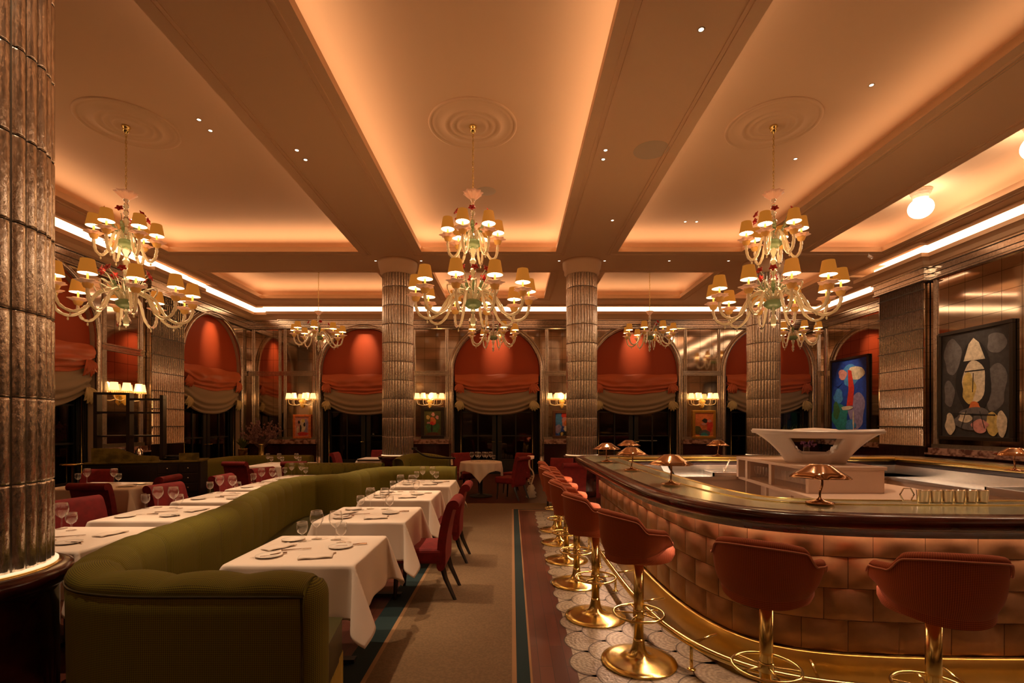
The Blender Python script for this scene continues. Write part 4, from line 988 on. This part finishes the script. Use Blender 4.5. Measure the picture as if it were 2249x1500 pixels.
# ------------------------------------------------------------------ small things behind the bar
def cup(kind):
    m = MB()
    if kind == 'cup': m.lathe([(.0, .002), (.026, .002), (.030, .01), (.034, .075), (.036, .078), (.033, .078), (.028, .012), (0, .008)], 20, close=False); return m.build('julep_cup', 'silver')
    if kind == 'flute': m.lathe([(.0, .002), (.028, .002), (.005, .010), (.004, .06), (.014, .08), (.024, .12), (.022, .17)], 16, close=False); return m.build('bar_glass', 'glass')
    m.lathe([(.0, .002), (.030, .002), (.005, .008), (.004, .06), (.02, .075), (.045, .095), (.047, .10)], 18, close=False); return m.build('coupe_glass', 'glass')
def rows(kind, spots, z, cat, group, lab):
    p = None
    for i, (x, y, w) in enumerate(spots):
        if p is None: p = cup(kind); p.location = (x, y, z); o = p
        else: o = p.copy(); COL.objects.link(o); o.location = (x, y, z)
        tag(o, lab % w, cat, group)
ordn = ['first', 'second', 'third', 'fourth', 'fifth', 'sixth', 'seventh', 'eighth', 'ninth', 'tenth', 'eleventh', 'twelfth']
rows('cup', [(2.60+.075*k, 3.17, ordn[k]) for k in range(6)], 1.10, 'cup', 'silver cups on the front of the bar', 'silver cup, %s from the left on the front bar top')
for r_, (z, nm) in enumerate(((.90, 'upper'),)):
    rows('flute', [(3.06, 5.85+.07*k, ordn[k]) for k in range(7)], z, 'glass', 'glasses in the far bay of the island upper shelf', 'stemmed glass, %s from front, far bay of island upper shelf')
    rows('flute', [(3.06, 5.15+.07*k, ordn[k]) for k in range(8)], z, 'glass', 'glasses in the near bay of the island upper shelf', 'stemmed glass, %s from front, near bay of island upper shelf')
rows('flute', [(2.96+.012*k, 4.95+.09*k, ordn[k]) for k in range(12)], .526, 'glass', 'glasses on the island lower shelf', 'stemmed glass, %s from the front on the island lower shelf')
rows('coupe', [(1.72+.10*(k % 2), 4.6+.11*(k//2), ordn[k]) for k in range(12)], .88, 'glass', 'coupe glasses on the left worktop', 'coupe glass, %s in the near cluster behind the left lamps')
rows('coupe', [(1.75+.11*(k % 2), 6.2+.12*(k//2), ordn[k]) for k in range(8)], .88, 'glass', 'coupe glasses at the far end of the left worktop', 'coupe glass, %s in the far cluster on left worktop')
t = thing('point_of_sale_tablet', 'black tilted tablet on a stand behind the left arm of the bar', 'tablet', (1.78, 5.35, .88))
m = MB(); m.sm = False; m.T = Matrix.Rotation(radians(-28), 4, 'Y'); m.box(-.012, .012, -.14, .14, .10, .34); m.build('screen', 'black', t, bevel=.004)
m = MB(); m.tube([(0, 0, 0), (-.03, 0, .12)], .02, 8); m.lathe([(.07, 0), (.07, .01), (.02, .02)], 20); m.build('stand', 'black', t)
m = MB(); m.sm = False; m.box(-.15, .15, -.10, .10, 0, .03); tag(m.build('folded_towel', 'linen', loc=(3.55, 7.12, .882), bevel=.01), 'pale folded cloth lying on the far steel worktop', 'cloth')
x, y = 2.50, 3.2
m = MB(); m.tube([(.045*cos(2*pi*k/6), 0, .045+.045*sin(2*pi*k/6)) for k in range(6)], .005, 6, closed=True); tag(m.build('hexagonal_ring_stand', 'silver', loc=(2.50, 3.17, 1.105)), 'small hexagonal wire stand left of the silver cups on the bar', 'stand')
# ------------------------------------------------------------------ blown-glass chandeliers
def wavy_cup(r, h): return [(.008, -h*.5), (.018, -h*.2), (.03, 0), (r*.62, h*.25), (r, h*.42), (r*.95, h*.46), (r*.55, h*.33), (.02, h*.1)]
def shade_mesh(rt, rb, hh):
    m = MB(); m.cur = 0; m.lathe([(rt, hh), (rb, 0)], 24, close=False); m.cur = 1; m.lathe([(rb-.002, .0005), (rb-.006, .004), (rt-.004, hh-.004), (0, hh-.006)], 24, close=False)
    return m
def make_chandelier(name, label, hook, chain, bowl_z, tiers, bottom, small=False):
    t = thing('chandelier', label, 'chandelier', hook, 0, 'small far chandeliers' if small else 'large two-tier chandeliers')
    m = MB(); m.lathe([(0, 0), (.05, 0), (.055, -.015), (.04, -.03), (.042, -.06), (.03, -.08), (.012, -.10), (0, -.105)], 24, close=False); m.build('canopy', 'brass', t)
    m = MB(); n = int(-chain/.05)
    for k in range(n):
        z = -.10-k*(-chain-.10)/n; a = k*pi/2; ln = (-chain-.10)/n*.62
        m.tube([(.010*cos(q)*cos(a), .010*cos(q)*sin(a), z-ln*.8+ln*sin(q)) for q in [2*pi*i/10 for i in range(10)]], .0035, 5, closed=True)
    m.tube([(.006*sin(z*40), .006*cos(z*40), z) for z in [-.1+(chain+.1)*i/40 for i in range(41)]], .003, 5); m.build('chain', 'brass', t)
    # stem: stacked balusters
    m = MB(); pr = []; z = chain
    pr.append((.012, z)); zz = z; top = z; rnd = random.Random(2)
    while zz > bottom+.10:
        l = rnd.choice((.09, .13, .17)); r = {.09: .036, .13: .046, .17: .058}[l]*(.75 if small else 1)
        for q in range(1, 8): pr.append((.016+(r-.016)*sin(pi*q/8)**1.3, zz-l*q/8))
        zz -= l
    pr += [(.02, bottom+.06), (.035, bottom+.04), (.012, bottom), (0, bottom-.02)]
    m.lathe(pr, 24, close=False); m.build('stem', 'murano_clear', t)
    m = MB(); R = .13 if not small else .10
    m.lathe([(.02, chain-.08), (.03, chain-.03), (R*.7, chain+.005), (R, chain+.045), (R*.98, chain+.045), (R*.6, chain-.01), (.02, chain-.06)], 36, close=False, wave=(.12, 9, lambda r: min(1, r/R))); m.build('crown_bowl', 'petal_pink', t)
    for ti, (num, rad, zs, a0, sc) in enumerate(tiers):
        zb = zs-.12*sc
        m = MB(); m.lathe([(.02, zb-.10*sc), (.07*sc, zb-.13*sc), (.12*sc, zb-.09*sc), (.125*sc, zb-.05*sc), (.08*sc, zb-.02*sc), (.02, zb)], 32, close=False); m.build('hub_bowl', 'murano_green', t)
        if sc > .9 and ti == len(tiers)-1 and not small:
            m = MB()
            for k in range(8):
                a = 2*pi*k/8+.2; m.tube([((.05+.30*sin(pi*q/14))*cos(a) if q < 8 else (.35-.30*(1-sin(pi*q/14)))*cos(a), (.05+.30*sin(pi*q/14))*sin(a) if q < 8 else (.35-.30*(1-sin(pi*q/14)))*sin(a), zb+.02+.16*sin(pi*q/10)) for q in range(0, 11)], .011, 7)
            m.build('glass_hoops', 'murano_clear', t)
        armp = None
        for k in range(num):
            a = a0+2*pi*k/num
            if armp is None:
                e = rad
                path = catmull([(.05, 0, zb-.03*sc), (.13*e/.76+.03, 0, zb+.09*sc), (.42*e, 0, zb+.01*sc), (.58*e, 0, zb-.20*sc), (.76*e, 0, zb-.285*sc), (.93*e, 0, zb-.24*sc), (e, 0, zb-.12*sc), (e, 0, zb-.045*sc)], 7)
                m = MB(); m.tube(path, [.021*sc*(1+.12*sin(i*1.5)) for i in range(len(path))], 9)
                m.sphere((.80*e, 0, zb-.33*sc), .012*sc, 8, 6, (1, 1, 1.8)); arm = m.build('glass_arm', 'murano', t, rot=a)
                c = MB(); c.lathe([(r, z) for r, z in wavy_cup(.112*sc, .12*sc)], 36, (e, 0, zb-.025*sc), close=False, wave=(.16, 6, lambda r: min(1, r/.08)**2)); cu_ = c.build('flower_cup', 'petal_pink', arm)
                g = MB(); g.lathe([(.012, zb-.07*sc), (.042*sc, zb-.055*sc), (.058*sc, zb-.015*sc), (.06*sc, zb+.0*sc), (.018, zb+.0*sc), (.013, zb+.035), (.013, zb+.12*sc)], 16, (e, 0, 0), close=False); g_ = g.build('candle_cup', 'murano_yellow', arm)
                s_ = shade_mesh(.070*sc, .100*sc, .172*sc).build('lamp_shade', ['shade', 'shade_in'], arm, loc=(e, 0, zb+.115*sc))
                b_ = MB().sphere((e, 0, zb+.155*sc), .019*sc, 10, 8, (1, 1, 1.4)).build('bulb', 'bulb', arm)
                armp = arm
            else:
                c = armp.copy(); COL.objects.link(c); c.rotation_euler = (0, 0, a)
                for g in armp.children: d = g.copy(); COL.objects.link(d); d.parent = c
        # flowers and leaves rising between the arms
        if not small or True:
            nf = num if sc > .9 else 3
            f0 = None
            for k in range(nf if not small else 4):
                a = a0+.35+2*pi*k/(nf if not small else 4); l = .34*sc
                if f0 is None:
                    m = MB(); m.tube([(.05, 0, zb), (.14*sc, 0, zb+l*.45), (.20*sc, 0, zb+l*.85), (.25*sc, 0, zb+l*.98)], .005, 6); f = m.build('flower_stalk', 'murano_green', t, rot=a)
                    m = MB(); m.lathe([(.004, -.01), (.02*sc, .005), (.048*sc, .02), (.044*sc, .024), (.01, .012)], 20, (0, 0, 0), close=False, wave=(.25, 5, lambda r: min(1, r/.04))); q = m.build('blossom', 'petal_red', f, loc=(.26*sc, 0, zb+l)); q.rotation_euler = (0, 1.1, 0)
                    m = MB(); m.grid(lambda p, v: (.10*sc+.10*sc*p*1.2+.0*v, (v-.5)*.05*sin(pi*min(1, p*.9+.08)), zb+.05+l*.75*p-.10*p*p+.015*sin(p*25)), 14, 4); m.build('leaf', 'murano_green', f, solid=.004)
                    f0 = f
                else:
                    c = f0.copy(); COL.objects.link(c); c.rotation_euler = (0, 0, a)
                    for g in f0.children: d = g.copy(); COL.objects.link(d); d.parent = c
    return t
big = [(6, .34, -1.42, .2, .92), (10, .765, -2.22, .12, 1.0)]
ca = make_chandelier('c', 'large two-tier blown-glass chandelier in the middle coffer between the two columns', (-.53, 6.8, CEI-.015), -.95, 0, big, -2.72)
c2 = None
def dup3(root, loc, rz, label):
    r = root.copy(); COL.objects.link(r); r.location = loc; r.rotation_euler = (0, 0, rz); r['label'] = label
    for ch in list(root.children):
        c = ch.copy(); COL.objects.link(c); c.parent = r
        for g in list(ch.children): d = g.copy(); COL.objects.link(d); d.parent = c
    return r
dup3(ca, (-5.24, 6.8, CEI-.015), .35, 'large two-tier blown-glass chandelier at the left, beside the foreground column')
dup3(ca, (3.55, 6.8, CEI-.015), .6, 'large two-tier blown-glass chandelier at the right above the bar island')
cs = make_chandelier('c', 'small single-tier chandelier hanging in front of the blind left of the far left column', (-5.06, 13.1, CEI-.015), -1.15, 0, [(8, .60, -1.62, .2, .92)], -2.15, True)
dup3(cs, (-.49, 13.1, CEI-.015), .3, 'small single-tier chandelier seen below the middle large chandelier')
dup3(cs, (3.60, 13.1, CEI-.015), .1, 'small single-tier chandelier over the far blind between middle column and painting')
dup3(cs, (7.35, 13.1, CEI-.015), .5, 'small single-tier chandelier seen below the right large chandelier')
for x in (-5.24, -.53, 3.55): point('chandelier_glow', (x, 6.8, 3.9), 14, .35, (1, .55, .22)); point('chandelier_glow', (x, 6.8, 2.75), 9, .3, (1, .55, .22))

# ------------------------------------------------------------------ wall sconces
def make_sconce():
    t = thing('wall_sconce', 'x', 'wall lamp', (0, 0, 0), 0, 'four-shade wall sconces')
    m = MB(); m.lathe([(0, -.30), (.02, -.28), (.05, -.22), (.035, -.17), (.07, -.12), (.09, -.07), (.05, -.04), (.02, -.02)], 20, (0, -.07, 0), close=False, wave=(.15, 6, lambda r: min(1, r/.05))); m.build('glass_backpiece', 'murano_yellow', t)
    m = MB(); m.sm = False; m.box(-.05, .05, -.03, 0, -.25, -.02); m.build('wall_plate', 'brass', t)
    for x, y in ((-.38, -.14), (-.17, -.24), (.17, -.24), (.38, -.14)):
        m = MB(); m.tube(catmull([(0, -.08, -.14), (x*.45, y*.8, -.20), (x*.9, y, -.17), (x, y, -.08), (x, y, -.03)], 5), .010, 8); a = m.build('glass_arm', 'murano', t)
        m = MB(); m.lathe([(.062, .17), (.088, .0)], 28, (x, y, 0), close=False, wave=(.03, 14, lambda r: 1)); m.build('lamp_shade', 'sconce_shade', a)
        m = MB()
        m.tube([(x+.089*cos(2*pi*k/24), y+.089*sin(2*pi*k/24), .0) for k in range(24)], .004, 5, closed=True)
        for k in range(16): m.sphere((x+.09*cos(2*pi*k/16), y+.09*sin(2*pi*k/16), -.02), .008, 6, 4, (1, 1, 1.6))
        m.build('bead_fringe', 'trimming', a)
        m = MB(); m.sphere((x, y, .07), .02, 8, 6); m.build('bulb', 'bulb', a)
    return t
s0 = make_sconce(); first = True
for loc, rz, lb in (((-6.56, YB, 2.37), 0, 'above the small orange-framed picture at the left end of the back wall'), ((-2.57, YB, 2.37), 0, 'above the dark-framed flower picture right of the far left column'), ((1.56, YB, 2.37), 0, 'above the brown-framed picture beside the middle column'), ((5.95, YB, 2.37), 0, 'above the gold-framed picture on the back wall'), ((XL, 10.65, 2.28), pi/2, 'on the left wall above the tall black shelf')):
    lb = 'four-shade wall sconce '+lb
    if first: s0.location = loc; s0.rotation_euler = (0, 0, rz); s0['label'] = lb; first = False
    else: dup(s0, loc, rz, lb)
    n = Vector((sin(rz), -cos(rz))); point('sconce_glow', (loc[0]+n.x*.35, loc[1]+n.y*.35, loc[2]+.1), 9, .12, (1, .52, .2))

# ------------------------------------------------------------------ pictures (plain generic stand-ins of colour fields)
def paint(name, c): return mat(name, c, .6, noise=(14, tuple(v*.6 for v in c), .35, .7), bump=('noise', 30, .25, .004))
for n_, c_ in (('p_dark', (.035, .032, .032)), ('p_grey', (.13, .12, .12)), ('p_cream', (.68, .58, .42)), ('p_yellow', (.62, .46, .14)), ('p_orange', (.66, .17, .04)), ('p_blue', (.012, .06, .42)), ('p_sky', (.06, .26, .62)), ('p_teal', (.03, .26, .26)), ('p_green', (.05, .16, .05)), ('p_red', (.62, .035, .02)), ('p_pink', (.62, .28, .25)), ('p_violet', (.30, .24, .42)), ('p_brown', (.13, .04, .015)), ('p_black', (.01, .01, .012)), ('p_olive', (.09, .09, .02))): paint(n_, c_)
def blob(cx, cz, rx, rz, seed=0, n=28, w=.12, pw=1):
    r = random.Random(seed); a, b, c = (r.random()*6 for _ in range(3))
    return [(cx+rx*cos(2*pi*k/n)*(1+w*sin(3*2*pi*k/n+a)+w*.6*sin(5*2*pi*k/n+b)), cz+rz*sin(2*pi*k/n)*(1+w*sin(2*2*pi*k/n+c))) for k in range(n)]
def picture(label, loc, rz, w, h, fw, fm, ground, shapes, tilt=0, group=None):
    """local: x across, -y toward the room, z up, origin at the bottom centre"""
    t = thing('framed_picture', label, 'picture', loc, rz, group)
    m = MB(); m.sm = False
    m.box(-w/2, w/2, -.06, -.005, 0, fw); m.box(-w/2, w/2, -.06, -.005, h-fw, h); m.box(-w/2, -w/2+fw, -.06, -.005, fw, h-fw); m.box(w/2-fw, w/2, -.06, -.005, fw, h-fw)
    m.build('frame', fm, t, bevel=.008)
    iw, ih = w-2*fw, h-2*fw; ms = [ground]; m = MB(); m.sm = False; m.box(-iw/2, iw/2, -.035, -.01, fw, h-fw)
    for i, (mt, pts) in enumerate(shapes):
        if mt not in ms: ms.append(mt)
        m.cur = ms.index(mt); q = [(max(-.5, min(.5, x)), max(0, min(1, z))) for x, z in pts]
        vs = [(x*iw, -.0355-.0008*(i+1), fw+z*ih) for x, z in q]; m.add(vs, [tuple(range(len(vs)))], False)
    m.build('canvas', ms, t); return t
def bar(x0, z0, x1, z1, w):
    d = Vector((x1-x0, z1-z0)).normalized(); n = Vector((-d.y, d.x))*w; return [(x0+n.x, z0+n.y), (x0-n.x, z0-n.y), (x1-n.x, z1-n.y), (x1+n.x, z1+n.y)]
# big dark canvas on the right wall
sh = [('p_grey', blob(-.33, .78, .14, .16, 1)), ('p_grey', blob(.30, .45, .16, .22, 2)), ('p_grey', blob(.32, .85, .13, .10, 3)), ('p_grey', blob(-.38, .42, .08, .14, 4)),
      ('p_black', blob(.0, .55, .26, .34, 5, w=.06)), ('p_cream', [(-.15, .72), (-.07, .88), (0, .93), (.08, .88), (.17, .72)]), ('p_cream', blob(.01, .52, .17, .20, 6, w=.05)), ('p_yellow', blob(-.07, .46, .10, .14, 7)), 
      ('p_black', bar(-.13, .62, .16, .62, .006)), ('p_black', bar(0, .60, -.01, .42, .006)), ('p_orange', blob(.02, .27, .09, .06, 10)),
      ('p_grey', blob(0, .17, .30, .10, 11)), ('p_cream', blob(-.36, .12, .08, .10, 12)), ('p_yellow', blob(.28, .12, .10, .10, 13)), ('p_cream', blob(.40, .12, .07, .11, 14)), ('p_pink', blob(.10, .10, .12, .06, 15)), ('p_cream', blob(-.12, .18, .10, .05, 16)), ('p_black', bar(-.30, .22, .32, .20, .006)), ('p_black', bar(-.10, .25, -.18, .08, .005)), ('p_black', bar(.10, .24, .17, .08, .005)), ('p_black', bar(0, .22, .0, .08, .005))]
picture('very large dark canvas with pale upright shape on the right wall', (XR-.002, 9.42, 1.28), -pi/2, 1.52, 2.14, .07, 'dark_frame', 'p_dark', sh)
sh = [('p_sky', blob(.05, .78, .26, .14, 1)), ('p_violet', blob(.22, .28, .22, .26, 2)), ('p_cream', blob(.20, .80, .22, .10, 3)), ('p_pink', blob(-.18, .80, .12, .08, 4)), ('p_sky', blob(-.30, .50, .14, .10, 5)), ('p_red', [(-.02, .86), (.08, .84), (.16, .60), (.12, .36), (-.06, .36), (.0, .58)]), ('p_teal', blob(-.24, .20, .24, .20, 6)), ('p_green', blob(-.36, .30, .10, .12, 7)), ('p_cream', blob(-.05, .33, .16, .03, 8)), ('p_sky', blob(.06, .10, .14, .08, 9)), ('p_cream', blob(.14, .16, .02, .13, 10)), ('p_blue', blob(-.30, .70, .10, .06, 11))]
picture('tall bright blue canvas with a red streak, far right wall', (XF-.002, 14.42, 1.30), -pi/2, 1.62, 2.20, .06, 'dark_frame', 'p_blue', sh)
# three small ones on the marble ledge of the back wall and one at left
sh = [('p_pink', blob(-.2, .5, .3, .4, 1)), ('p_violet', blob(.25, .5, .2, .4, 2)), ('p_cream', blob(.05, .55, .2, .35, 3)), ('p_black', blob(-.1, .4, .06, .2, 4)), ('p_black', blob(.18, .6, .07, .1, 5)), ('p_cream', blob(-.3, .3, .08, .25, 6)), ('p_black', blob(-.22, .72, .08, .08, 7)), ('p_red', blob(.05, .12, .4, .1, 8)), ('p_yellow', blob(.1, .8, .12, .1, 9))]
picture('small orange-framed picture in pink and cream at the left end of the back wall', (-6.56, YB-.02, 1.13), 0, .56, .75, .07, 'p_orange', 'p_pink', sh)
sh = [('p_green', blob(0, .3, .4, .25, 1)), ('p_olive', blob(.2, .7, .2, .2, 2)), ('p_orange', blob(0, .6, .16, .14, 3)), ('p_yellow', blob(-.28, .72, .11, .09, 4)), ('p_pink', blob(.03, .84, .10, .07, 5)), ('p_pink', blob(.28, .72, .09, .08, 6)), ('p_red', blob(.0, .48, .18, .07, 7)), ('p_orange', blob(.12, .56, .08, .09, 8)), ('p_pink', blob(-.25, .5, .10, .04, 9)), ('p_black', blob(-.05, .28, .05, .16, 10)), ('p_brown', blob(0, .05, .4, .07, 11))]
picture('dark-framed picture with orange flower-like blots right of the far left column', (-2.48, YB-.02, 1.13), 0, .72, .98, .10, 'dark_frame', 'p_olive', sh)
sh = [('p_sky', blob(-.3, .6, .2, .5, 1)), ('p_violet', blob(-.35, .3, .2, .2, 2)), ('p_red', blob(.08, .9, .25, .12, 3)), ('p_pink', blob(.1, .6, .24, .24, 4)), ('p_orange', blob(.1, .55, .10, .12, 5)), ('p_cream', blob(.12, .3, .12, .14, 6)), ('p_black', blob(.1, .06, .4, .12, 7)), ('p_yellow', blob(-.12, .08, .08, .08, 8))]
picture('brown-framed picture with a pink oval partly hidden by the middle column', (1.62, YB-.02, 1.13), 0, .70, .88, .09, 'brown_frame', 'p_blue', sh)
sh = [('p_orange', blob(-.2, .8, .35, .2, 1)), ('p_orange', blob(-.25, .5, .3, .12, 2)), ('p_olive', blob(-.35, .25, .2, .2, 3)), ('p_red', blob(.3, .45, .16, .3, 4)), ('p_pink', blob(.3, .65, .12, .06, 5)), ('p_black', blob(.05, .66, .14, .1, 6)), ('p_pink', blob(-.02, .52, .14, .05, 7)), ('p_grey', blob(.0, .08, .3, .2, 8)), ('p_teal', blob(.0, .04, .2, .12, 9))]
picture('gold-framed picture in orange and grey below the sconce at the right of the back wall', (6.0, YB-.02, 1.13), 0, .72, .88, .08, 'gold', 'p_orange', sh)

# ------------------------------------------------------------------ dark sideboard, shelf and what stands on it
A, B = Vector((-6.85, 8.05)), Vector((-5.36, 8.62)); ang = atan2(B.y-A.y, B.x-A.x); wd = (B-A).length
t = thing('sideboard', 'black sideboard with small drawer knobs in front of the left wall', 'sideboard', (A.x, A.y, 0), ang)
m = MB(); m.sm = False; m.box(0, wd, 0, .58, .06, .94); m.box(.02, wd-.02, .02, .56, 0, .06); m.build('body', 'black_wood', t)
m = MB(); m.sm = False; m.box(-.02, wd+.02, -.02, .60, .94, .97); m.build('marble_top', 'green_marble', t, bevel=.006)
for c in range(2):
    for r in range(5):
        x0 = wd-.62+.30*c; z0 = .10+.165*r; m = MB(); m.sm = False; m.box(x0, x0+.28, -.014, 0, z0, z0+.15); d = m.build('drawer', 'black_wood', t, bevel=.004)
        m = MB(); m.sphere((x0+.14, -.03, z0+.08), .014, 8, 6); m.build('knob', 'silver', d)
for c in range(2): m = MB(); m.sm = False; m.box(.03+.42*c, .43+.42*c, -.014, 0, .10, .90); m.build('door', 'black_wood', t, bevel=.004)
def on(x, y, z=.97): return (A.x+x*cos(ang)-y*sin(ang), A.y+x*sin(ang)+y*cos(ang), z)
m = MB(); m.sm = False; pr = [(0, 0), (.92, 0), (.92, .07), (.86, .085), (.62, .10), (.48, .17), (.36, .22), (0, .23)]
m.add([(x, 0, z) for x, z in pr]+[(x, .02, z) for x, z in pr], [tuple(range(8)), tuple(reversed(range(8, 16)))]+[(i, (i+1) % 8, 8+(i+1) % 8, 8+i) for i in range(8)])
tag(m.build('marble_screen', 'green_marble', loc=on(.06, .03), rot=ang), 'low curved green marble screen standing on the dark sideboard', 'screen')
m = MB(); m.sm = False; m.box(0, .30, 0, .02, 0, .12); tag(m.build('marble_block', 'green_marble', loc=on(1.25, .12), rot=ang), 'small green marble upstand at the right end of the dark sideboard', 'screen')
t = thing('open_shelf', 'tall open black display shelf standing on the dark sideboard', 'shelf', on(.0, .28), ang)
for x in (0, .45, .93): m = MB(); m.sm = False; m.box(x, x+.05, 0, .22, 0, 1.12); m.build('post', 'black_wood', t)
for z in (.40, .80): m = MB(); m.sm = False; m.box(.05, .93, 0, .22, z, z+.03); m.build('shelf_board', 'black_wood', t)
m = MB(); m.sm = False; m.box(.0, .50, 0, .22, 1.12, 1.15); m.box(.50, .98, 0, .22, 1.03, 1.06); m.build('top_board', 'black_wood', t)
tag(MB().lathe([(0, 0), (.05, 0), (.06, .02), (.055, .16), (.03, .19), (.03, .21), (0, .21)], 20, close=False).build('coffee_pot', 'silver', loc=on(.60, .40)), 'metal pot on the sideboard below the shelf', 'pot')
m = MB(); m.lathe([(0, 0), (.14, 0), (.20, .03), (.19, .035), (.13, .012), (0, .012)], 28, close=False); m.lathe([(0, .02), (.10, .02), (.13, .07), (.125, .07), (.09, .03), (0, .03)], 24, close=False)
tag(m.build('black_bowls', 'black', loc=on(1.12, .38)), 'glossy black tray with bowl at the right of the sideboard', 'tray')
t = thing('printer_box', 'black machine under the shelf at the left of the sideboard', 'machine', on(.12, .32), ang); m = MB(); m.sm = False; m.box(0, .26, -.06, .16, 0, .2); m.build('housing', 'black', t, bevel=.01); m = MB(); m.sm = False; m.box(.02, .24, -.075, -.06, .13, .137); m.build('handle', 'silver', t)
# rosy service stand and brass pots
m = MB(); m.lathe([(.12, 0), (.12, .02), (.015, .04), (.012, .90), (.16, .92), (.16, .94), (0, .94)], 20, close=False); tag(m.build('side_table', 'brass', loc=(-7.2, 8.2, 0)), 'thin brass side table at the far left by the dark window', 'side table')
px, py = -6.05, 11.9
m = MB(); m.sm = False; m.box(-.5, .5, -.16, .16, 0, .80); m.box(-.52, .52, -.18, .18, .80, .83); tag(m.build('console', 'mahogany', loc=(-6.1, 11.95, 0), bevel=.006), 'low dark console behind the olive booth carrying the flower vase', 'console')
tag(MB().lathe([(0, 0), (.07, 0), (.065, .02), (.065, .26), (.072, .28), (.06, .28), (.055, .03), (0, .03)], 24, close=False).build('flower_vase', 'brass', loc=(-5.98, 11.95, .83)), 'tall gold vase holding the dried branches', 'vase')
mat('twig', (.16, .075, .06), .8); mat('twig_bud', (.24, .12, .12), .8); mat('leaf_green', (.10, .14, .015), .6)
t = thing('flower_arrangement', 'wide spray of mauve flowering branches in the gold vase', 'flowers', (-5.98, 11.95, 1.08)); rnd = random.Random(11)
m = MB(); b = MB()
for k in range(60):
    a = rnd.random()*2*pi; l = .45+.35*rnd.random(); tl = .35+.75*rnd.random()
    d = Vector((cos(a)*tl, sin(a)*tl*.6, 1)).normalized(); c = Vector((rnd.gauss(0, .02), rnd.gauss(0, .02), -.08))
    pts = [c+d*(l*q/4)+Vector((0, 0, -.06*tl*(q/4)**2)) for q in range(5)]; m.tube(pts, [.004, .0035, .003, .0025, .002], 5)
    for q in range(9): p = pts[2]+(pts[4]-pts[2])*rnd.random(); b.sphere(p+Vector((rnd.gauss(0, .012), rnd.gauss(0, .012), rnd.gauss(0, .012))), .011+.010*rnd.random(), 5, 4, (1, 1, 1.6))
m.build('branches', 'twig', t); b.build('blossoms', 'twig_bud', t)
m = MB(); m.lathe([(0, 0), (.09, 0), (.105, .16), (.11, .17), (.09, .16), (0, .14)], 24, close=False); tag(m.build('brass_pot', 'brass', loc=(-6.42, 11.95, .83)), 'brass pot left of the gold vase', 'pot')
t = thing('leafy_plant', 'small yellow-green leafy plant in the brass pot', 'plant', (-6.42, 11.95, .98)); m = MB()
for k in range(70):
    a = rnd.random()*2*pi; l = .18+.28*rnd.random(); tl = .2+.5*rnd.random(); d = Vector((cos(a)*tl, sin(a)*tl, 1)).normalized(); s_ = Vector((-sin(a), cos(a), 0))
    m.grid(lambda p, v, d=d, l=l, s_=s_: tuple(d*(l*p)+s_*((v-.5)*.035*sin(pi*min(1, p*.9+.05)))+Vector((0, 0, -.12*p*p*l*3))), 5, 2)
m.build('foliage', 'leaf_green', t)
# window planter at right
t = thing('window_planter', 'row of small green herbs in a trough before the rightmost window', 'planter', (8.35, 15.1, 1.05))
m = MB(); m.sm = False; m.box(-.75, .75, -.09, .09, 0, .14); m.build('trough', 'brass_plate', t); m = MB()
for k in range(240):
    x = rnd.uniform(-.72, .72); y = rnd.uniform(-.07, .07); l = .12+.34*rnd.random(); lean = rnd.gauss(0, .25); s_ = Vector((cos(k), sin(k), 0))
    m.grid(lambda p, v, x=x, y=y, l=l, lean=lean, s_=s_: tuple(Vector((x+lean*l*p*p, y, .13+l*p))+s_*((v-.5)*.02*(1-p))), 4, 1)
m.build('herbs', 'leaf_green', t)
tag(MB().box(-.8, .8, -.12, .12, 0, 1.05).build('planter_stand', 'mahogany', loc=(8.35, 15.1, 0)), 'dark stand under the herb trough by the rightmost window', 'stand')
# white twisted glass floor ornament at the aisle end
t = thing('floor_ornament', 'white twisting glass ornament on the floor at the end of the aisle', 'ornament', P(1166, 1092, 0)+(0,))
m = MB(); m.lathe([(.11, 0), (.12, .02), (.09, .06), (.12, .10), (.07, .15), (.09, .20), (.04, .27)], 20, wave=(.12, 7, lambda r: 1)); m.build('base', 'murano', t)
m = MB(); m.tube(catmull([(0, 0, .25), (.03, 0, .36), (.06, 0, .46), (.04, 0, .56), (-.02, 0, .64), (-.04, 0, .74), (-.03, 0, .82)], 5), .018, 8)
for k in range(7): a = k*.9; m.sphere((.05*cos(a), .05*sin(a), .22+.04*k), .022, 8, 5, (1.4, 1.4, .7))
m.build('twisted_stem', 'murano', t); m = MB(); m.lathe([(.02, .82), (.07, .84), (.075, .90), (.07, .90), (.02, .85)], 20, close=False); m.build('top_cup', 'petal_pink', t)
# bottles and glasses standing outside the middle window sill
